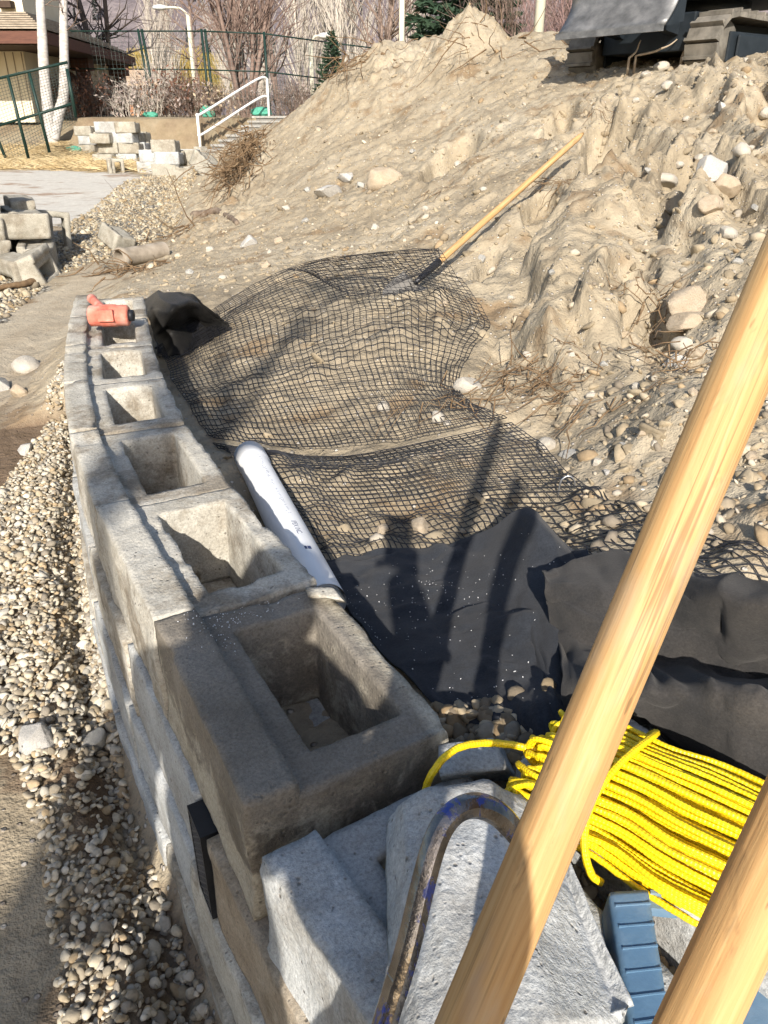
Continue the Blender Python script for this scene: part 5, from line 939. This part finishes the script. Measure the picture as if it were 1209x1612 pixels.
# low shrubs along the terrace
LEAF = {k: simple('shrub_leaf_'+k, c, 6, .8, 0) for k, c in dict(red=[(.10, .045, .03), (.19, .095, .06)], grey=[(.26, .21, .19), (.38, .32, .29)], tan=[(.30, .23, .15), (.44, .36, .26)], yellow=[(.40, .29, .08), (.50, .38, .13)]).items()}
def leaves(C, n_size, jit, seed):
    r = np.random.default_rng(seed); n = len(C); R9 = np.stack([r.normal(size=(n, 3)) for _ in range(2)], 1); a = R9[:, 0]/np.linalg.norm(R9[:, 0], axis=1)[:, None]; b_ = np.cross(a, R9[:, 1]); b_ /= np.linalg.norm(b_, axis=1)[:, None]; s = n_size*r.uniform(.6, 1.4, (n, 1))
    V = np.stack([C-a*s, C+b_*s*.45, C+a*s, C-b_*s*.45], 1).reshape(-1, 3); return V, [np.arange(n*4).reshape(n, 4)]
def shrub(px, py, Y, w, h, kind, label, seed, mt=BK_BR, nl=500, group='shrubs along the terrace edge'):
    R_ = random.Random(seed); x = at(px, py, Y)[0]; z = tz(x, Y); T = Tw()
    for s in range(34):
        a = R_.uniform(0, 6.28); k = R_.random(); grow(T, R_, (x+math.cos(a)*w*.35*k, Y+math.sin(a)*w*.3*k, z-.03), (math.cos(a)*.7*k, math.sin(a)*.7*k, 1.), h*R_.uniform(.6, 1.0), .012, 1, .06, 5, .6, .2, .004)
    e = empty('shrub', (x, Y, z), label, 'shrub', group); V, F = T.mesh(3); mk('twigs', V, F, mt, e, True)
    if nl:
        E_ = np.array(T.b); C = E_[np.random.default_rng(seed).integers(0, len(E_), nl)]+np.random.default_rng(seed+1).normal(0, .06, (nl, 3)); C[:, 2] = np.maximum(C[:, 2], z+.03); V, F = leaves(C, .05, 0, seed); tag(mk('foliage', V, F, LEAF[kind], e), kind='stuff')
for a in [(275, 165, 25.5, 1.3, 1.0, 'red', 'dark reddish leafy shrub behind the cut bank', 61, BK_DK, 900), (150, 160, 25.3, 1.5, .9, 'red', 'dark wiry shrub beside the porch post', 62, BK_DK, 500), (120, 160, 25.6, 1.0, 1.0, 'red', 'dark shrub just right of the birch', 63, BK_DK, 500), (210, 165, 25, 1.4, .7, 'grey', 'silvery grey low shrub at the edge of the terrace', 64, BK_PALE, 500), (240, 160, 25.4, 1.0, 1.0, 'grey', 'grey twiggy shrub beside the leaning fence post', 65, BK_PALE, 300), (305, 165, 25.2, 1.2, .9, 'grey', 'grey brown twiggy shrub next to the dark reddish one', 66, BK_BR, 300), (345, 168, 25, 1.1, .7, 'tan', 'low tan shrub behind the limp green bag', 67, BK_BR, 250), (455, 170, 27, 1.4, .9, 'grey', 'grey thicket right of the stair landing', 68, BK_BR, 100), (485, 165, 28, 1.4, 1.0, 'grey', 'grey thicket under the thin lamp post', 69, BK_BR, 100), (20, 150, 26.2, 1.0, 1.1, 'red', 'reddish dry shrub against the cream wall', 70, BK_BR, 600), (80, 150, 26, 1.2, .8, 'red', 'faded pink shrub behind the birch trunks', 71, BK_PINK, 300), (400, 165, 27.5, 1.2, .8, 'grey', 'grey twiggy shrub at the foot of the many-stemmed tree', 72, BK_BR, 100)]: shrub(*a[:6], a[6], a[7], a[8], a[9])
# yellow willows far off
for px, Y, w, h, sd in ((222, 92, 3.8, 6.0, 81), (300, 95, 3.4, 6.6, 82), (325, 100, 3.0, 6.0, 83), (200, 98, 3.0, 5.4, 84)):
    R_ = random.Random(sd); x = at(px, 150, Y)[0]; z = 1.2; e = empty('willow_tree', (x, Y, z), 'round golden yellow willow on the flat beyond the shrubs', 'tree', 'golden willows'); V, F = tube([(x, Y, z-.2), (x+.1, Y, z+h*.35), (x, Y, z+h*.7)], [.35, .25, .12], 8); mk('trunk', V, F, BK_BR, e, True)
    n = 2600; a = np.random.default_rng(sd).normal(size=(n, 3)); a /= np.linalg.norm(a, axis=1)[:, None]; a[:, 2] = np.abs(a[:, 2]); rr = np.random.default_rng(sd+1).uniform(.55, 1, (n, 1))**.5; rr = rr*(1+.22*fbm(a*2+sd, 3, sd)[:, None]); p = np.array([x, Y, z+h*.45])+a*rr*np.array([w, w, h*.55]); L_ = np.random.default_rng(sd+2).uniform(.5, 1.6, n); q_ = p+np.c_[a[:, :2]*.25, -L_]; q_[:, 2] = np.maximum(q_[:, 2], z+.1)
    V, F = segs(p, q_, np.full(n, .035), np.full(n, .018), 3); mk('crown', V, F, LEAF['yellow'], e)
# spruces
NEED = simple('spruce_needles', [(.012, .030, .016), (.028, .055, .030), (.05, .085, .05)], 2.5, .85, 0)
def spruce(px, Y, H, w, label, seed, base=None, n=7000, sz=.07, z=None):
    r = np.random.default_rng(seed); x = at(px, 130, Y)[0]; z = tz(x, Y) if z is None else z; e = empty('spruce_tree', (x, Y, z), label, 'tree'); V, F = tube([(x, Y, z-.1), (x, Y, z+H*.97)], [w*.10+.03, .015], 8); mk('trunk', V, F, BK_DK, e, True)
    C = []; D_ = []
    nb = int(60+H*22)
    for k in range(nb):
        f = (k/nb)**.9; hh = z+H*(.04+.95*f); L_ = w*(1-f)**.85*r.uniform(.75, 1.12)+.05; a = k*2.4+r.uniform(-.3, .3); m_ = max(3, int(n/nb*(.3+1.4*(1-f)))); t_ = r.uniform(.15, 1, m_)**.7; dr = -.10-.30*(1-f)
        wd_ = r.normal(0, .16, m_)*L_*t_; C.append(np.stack([x+math.cos(a)*L_*t_-math.sin(a)*wd_, Y+math.sin(a)*L_*t_+math.cos(a)*wd_, hh+dr*L_*t_+.22*L_*t_**3+r.normal(0, .02, m_)*L_], 1)); D_.append(np.tile([math.cos(a), math.sin(a), .15], (m_, 1)))
    C = np.concatenate(C); D_ = np.concatenate(D_)+r.normal(0, .45, (len(C), 3)); D_ /= np.linalg.norm(D_, axis=1)[:, None]; s = sz*r.uniform(.6, 1.4, (len(C), 1)); W2 = np.cross(D_, r.normal(size=(len(C), 3))); W2 /= np.linalg.norm(W2, axis=1)[:, None]
    V = np.stack([C-D_*s, C+W2*s*.28, C+D_*s*1.2, C-W2*s*.28], 1).reshape(-1, 3); mk('crown', V, [np.arange(len(C)*4).reshape(-1, 4)], NEED, e)
spruce(728, 24, 8.5, 1.9, 'big dark green spruce behind the conical dirt pile', 91, n=26000, sz=.11, z=1.25); spruce(524, 27.5, 2.35, .80, 'small dark green spruce behind the fence by the mound', 92, n=6500, sz=.06)
# dark conifers dotted over the hillside
HC_ = []
for k in range(3):
    r = np.random.default_rng(200+k); n = 260; f = r.random(n)**.8; a = r.uniform(0, 6.28, n); L_ = .17*(1-f)**.8*r.uniform(.5, 1.1, n)+.01; C = np.stack([np.cos(a)*L_, np.sin(a)*L_, .05+.95*f-.12*L_], 1); D_ = np.stack([np.cos(a), np.sin(a), np.full(n, -.4)], 1); W2 = np.stack([-np.sin(a), np.cos(a), np.zeros(n)], 1); s = .06
    HC_.append(mesh('pine_tree', np.concatenate([np.stack([C-D_*s, C+W2*s*.6, C+D_*s, C-W2*s*.6], 1).reshape(-1, 3)]), [np.arange(n*4).reshape(-1, 4)], simple('pine_needles', [(.03, .04, .035), (.05, .06, .05)], 3, .9, 0)))
r = np.random.default_rng(77)
for k in range(150):
    Yh = r.uniform(150, 330); px = r.uniform(90, 1000) if k < 120 else r.uniform(-200, 1400); x = (px-604.5)/FPX*Yh*.9; H_ = r.uniform(2.6, 6.5)*(Yh/220); o = obj('pine_tree', HC_[k % 3], None, (x, Yh, float(T_HILL(x, Yh))-.2), (0, 0, r.uniform(0, 6))); o.scale = (H_*r.uniform(.7, 1.1), H_*r.uniform(.7, 1.1), H_); tag(o, 'small dark conifer on the grey winter hillside', 'tree', 'conifers on the hillside')
# far house
ORG = simple('orange_wall', [(.42, .18, .08), (.52, .25, .12)], 2, .9, .1); hp = at(203, 138, 78); hs = empty('far_house', (hp[0], 78, 1.2), 'small orange walled house with white window beyond the porch', 'house')
V, F = box(hp[0]-3.6, hp[0]+2.2, 78, 84, 1.0, hp[2]+.35); mk('wall', V, F, ORG, hs); V, F = slab([(hp[0]-4.2, 77.4, hp[2]+.3), (hp[0]+2.8, 77.4, hp[2]+.3), (hp[0]+2.0, 81, hp[2]+1.5), (hp[0]-3.4, 81, hp[2]+1.5)], .2); mk('roof', V, F, simple('house_roof', [(.38, .27, .18), (.45, .33, .23)], 2, .9, .1), hs)
wn = empty('x', (0, 0, 0), 'x', 'x'); bpy.data.objects.remove(wn)
for dx, ww in ((-1.6, 1.0), (-.2, 1.1)):
    V, F = box(hp[0]+dx-ww/2, hp[0]+dx+ww/2, 77.9, 77.99, hp[2]-1.3, hp[2]-.05); w_ = mk('window', V, F, WHT, hs)
    for s in (-1, 1): V, F = box(hp[0]+dx+s*ww*.24-ww*.18, hp[0]+dx+s*ww*.24+ww*.18, 77.87, 77.895, hp[2]-1.2, hp[2]-.15); V = V-np.array(hs.location); o = obj('pane', mesh('pane', V, F, simple('pane_glass', [(.05, .06, .07), (.08, .09, .1)], 2, .15, 0)), w_, (0, 0, 0))
# ------------------------------------------------------------------ tracked machine with blade on the crest
DK = simple('black_machine_paint', [(.010, .014, .018), (.022, .028, .034)], 6, .5, .2, 40); SHOE = simple('worn_track_steel', [(.10, .09, .075), (.17, .155, .13), (.24, .215, .18)], 8, .7, .4, 40, metal=.2); BLD = simple('scoured_blade_steel', [(.10, .10, .10), (.17, .17, .17), (.26, .255, .25)], 7, .42, .3, 60, metal=.4, sc=(1, 1, 1.6))
Fw = np.array([-.80, -.60, 0]); Sw = np.array([.60, -.80, 0]); Zw = np.array([0, 0, 1.]); idl = at(1128, 72, 8.05); mo = idl-Sw*.68; mo[2] = idl[2]-.25
doz = empty('tracked_dozer', mo, 'black tracked machine with scoured dozer blade parked on the mound crest', 'dozer')
def mw(v): v = np.asarray(v, float); return mo+v[..., 0:1]*Fw+v[..., 1:2]*Sw+v[..., 2:3]*Zw
def mbox(nm, x0, x1, y0, y1, z0, z1, mt, bev=.012):
    V, F = box(x0, x1, y0, y1, z0, z1); o = mk(nm, mw(V), F, mt, doz)
    if bev: b_ = o.modifiers.new('b', 'BEVEL'); b_.width = bev; b_.segments = 2
    return o
for sy in (-1, 1):
    yc = sy*.68; rad_ = .235; zc2 = .25; Lt = 1.55
    loop = [(Lt*0-k, zc2-rad_) for k in []]; pts = []
    for a in np.linspace(-PX, PX, 12): pts.append((math.cos(a)*rad_, zc2+math.sin(a)*rad_))
    for s in np.linspace(.1, Lt-.1, 14): pts.append((-s, zc2+rad_+.0-.015*math.sin(s/Lt*math.pi)))
    for a in np.linspace(PX, 3*PX, 12): pts.append((-Lt+math.cos(a)*rad_, zc2+math.sin(a)*rad_))
    for s in np.linspace(Lt-.1, .1, 14): pts.append((-s, zc2-rad_))
    P = np.array(pts+[pts[0]]); sg = np.concatenate([[0], np.cumsum(np.hypot(*np.diff(P, axis=0).T))]); ns = int(sg[-1]/.125)
    for k in range(ns):
        s0_, s1_ = (k+.04)/ns*sg[-1], (k+.96)/ns*sg[-1]; a = np.array([np.interp(s0_, sg, P[:, q]) for q in (0, 1)]); b_ = np.array([np.interp(s1_, sg, P[:, q]) for q in (0, 1)]); d_ = (b_-a)/np.linalg.norm(b_-a); n_ = np.array([d_[1], -d_[0]])
        c8 = [];
        for lift in (-.022, .016):
            for yy_ in (yc-.16, yc+.16):
                for q in (a, b_): c8.append((q[0]+n_[0]*lift, yy_, q[1]+n_[1]*lift))
        V, F = hexa(mw(np.array(c8))); V2_, F2_ = hexa(mw(np.array([(q[0]+n_[0]*l, yy_, q[1]+n_[1]*l) for l in (.012, .045) for yy_ in (yc-.16, yc+.16) for q in (a, a+d_*.025)]))); V, F = join([(V, F), (V2_, F2_)]); mk('track_shoe', V, F, SHOE, doz)
    mbox('track_frame', -Lt+.1, -.05, yc-.09, yc+.09, .12, .36, DK); mbox('guard_plate', -1.2, -.14, yc+sy*.1, yc+sy*.125, .03, .34, DK)
    for x_ in (0, -Lt): V, F = tube(mw(np.array([(x_, yc-.07, zc2), (x_, yc+.07, zc2)])), [.19, .19], 24); mk('idler_wheel', V, F, SHOE, doz, True)
    for x_ in (-.35, -.7, -1.05): V, F = tube(mw(np.array([(x_, yc-.08, .12), (x_, yc+.08, .12)])), [.075, .075], 16); mk('roller', V, F, SHOE, doz, True)
    for x_ in (-.25, -.55, -.85): V, F = tube(mw(np.array([(x_, yc+sy*.12, .09), (x_, yc+sy*.135, .09)])), [.016, .016], 8); mk('bolt', V, F, STEEL, doz, True)
mbox('undercarriage', -1.5, .12, -.5, .5, .22, .52, DK); V, F = tube(mw(np.array([(-.75, 0, .5), (-.75, 0, .68)])), [.42, .42], 28); mk('turntable', V, F, DK, doz, True)
mbox('upper_body', -1.7, .12, -.74, .74, .66, 1.35, DK, .06); mbox('engine_cover', -1.75, -.7, -.74, .74, 1.36, 1.75, DK, .08); mbox('cab', -.68, .1, .05, .72, 1.36, 2.5, DK, .05)
for sy in (-.3, .3): V, F = beam(mw(np.array([(.05, sy, .42)]))[0], mw(np.array([(.62, sy, .50)]))[0], .10, .16); mk('blade_arm', V, F, DK, doz)
nb_ = 14; prof_ = []
for k in range(nb_):
    f = k/(nb_-1); prof_.append((.66+.17*(1-math.sin(f*math.pi))*.9-.02*f+.06*(f < .03)*0, f*.56))
prof_ = np.array(prof_); yb_ = np.linspace(-.46, .70, 12); PBd = np.array([[(p[0], y_, .36+p[1]) for y_ in yb_] for p in prof_]); o = mk('blade', mw(PBd).reshape(-1, 3), gridF(nb_, 12), BLD, doz, True); md = o.modifiers.new('t', 'SOLIDIFY'); md.thickness = .02
V, F = beam(mw(np.array([(.845, -.46, .345)]))[0], mw(np.array([(.845, .70, .345)]))[0], .03, .05); mk('cutting_edge', V, F, BLD, doz)
for y_ in (-.46, .70):
    q = np.array([(p[0], y_, .36+p[1]) for p in prof_]+[(.60, y_, .92), (.60, y_, .40)]); V = mw(np.concatenate([q, q+np.array([0, .02, 0])])); n = len(q); F = [np.arange(n)[None], np.arange(n, 2*n)[None, ::-1], np.array([[k, (k+1) % n, n+(k+1) % n, n+k] for k in range(n)])]; mk('blade_end_plate', V, F, DK, doz)
V, F = tube(mw(np.array([(.1, .1, .62), (.66, .1, .74)])), [.045, .045], 12); mk('blade_cylinder', V, F, DK, doz, True)
# bare tree behind the photographer; its trunk shades part of the wall and gravel
R_ = random.Random(8); e = empty('bare_tree', (-.80, -5, 0), 'bare tree behind the photographer whose trunk shades the gravel and wall', 'tree')
s1 = spline([(-.80, -5, -.2), (-.78, -5, 1.5), (-.80, -5, 3.2), (-.78, -5, 4.3), (-.80, -5, 4.9)], 30); V, F = tube(s1, np.concatenate([np.linspace(.12, .08, 24), np.linspace(.075, .03, 6)]), 14); mk('trunk', V, F, BK_BR, e, True); cr = Tw()
for k in range(22, 30, 2): a = R_.uniform(0, 6.28); grow(cr, R_, s1[k], (math.cos(a)*.8, math.sin(a)*.8, .75), R_.uniform(1.0, 1.8), .028, 1, .08, 3, .5, .12, .006)
V, F = cr.mesh(5); mk('crown', V, F, BK_BR, e, True)
# ------------------------------------------------------------------ the photographer, behind the lens
sk_ = [((-0.310, -.62, .92), .165), ((-0.310, -.60, 1.08), .16), ((-0.310, -.58, 1.28), .175), ((-0.310, -.57, 1.42), .12), ((-0.290, -.555, 1.50), .058), ((-0.250, -.53, 1.58), .098), ((-0.250, -.53, 1.66), .085),
 ((-0.500, -.56, 1.36), .085), ((-0.590, -.56, 1.08), .068), ((-0.590, -.48, .84), .05), ((-0.580, -.44, .76), .042), ((-0.120, -.56, 1.36), .085), ((-0.050, -.42, 1.14), .068), ((0.040, -.20, 1.26), .05), ((0.000, -.075, 1.345), .042),
 ((-0.410, -.62, .84), .115), ((-0.430, -.60, .48), .082), ((-0.440, -.64, .09), .06), ((-0.440, -.52, .045), .045), ((-0.210, -.62, .84), .115), ((-0.190, -.60, .48), .082), ((-0.180, -.64, .09), .06), ((-0.180, -.52, .045), .045)]
ed = [(0, 1), (1, 2), (2, 3), (3, 4), (4, 5), (5, 6), (3, 7), (7, 8), (8, 9), (9, 10), (3, 11), (11, 12), (12, 13), (13, 14), (0, 15), (15, 16), (16, 17), (17, 18), (0, 19), (19, 20), (20, 21), (21, 22)]
PO = np.array([-.31, -.6, .0]); me = bpy.data.meshes.new('person'); me.from_pydata([tuple(np.array(v)-PO) for v, r in sk_], ed, []); po = obj('person', me, None, PO); mdf = po.modifiers.new('skin', 'SKIN'); mdf.use_smooth_shade = True
for i, (v, r) in enumerate(sk_): me.skin_vertices[0].data[i].radius = (r, r)
me.skin_vertices[0].data[0].use_root = True; sb = po.modifiers.new('sub', 'SUBSURF'); sb.levels = 2; sb.render_levels = 2
me.materials.append(simple('work_jacket', [(.05, .06, .08), (.09, .10, .12)], 6, .9, .2)); tag(po, 'person standing before the wall end holding up a phone, known by a shadow', 'person')
def fingers(hx, s):
    T = Tw()
    for k in range(4):
        a = np.array([hx, -.065, 1.385-.018*k]); b_ = a+np.array([s*-.035, .035, .0]); c_ = b_+np.array([s*-.03, .008, 0]); T.add(a, b_, .0095, .009); T.add(b_, c_, .009, .0075)
    a = np.array([hx-.07, -.06, 1.36]); T.add(a, a+np.array([s*-.03, .01, -.012]), .011, .009); return T.mesh(8)
for hx_, s in ((.045, 1),): V, F = fingers(hx_, s); mk('fingers', V, F, simple('skin', [(.45, .28, .2), (.52, .34, .25)], 8, .6, .1), po, True)
V, F = box(-.037, .037, -.036, -.028, 1.335, 1.485); tag(mk('phone', V, F, PLB), 'phone held up by the person at the wall end', 'phone')
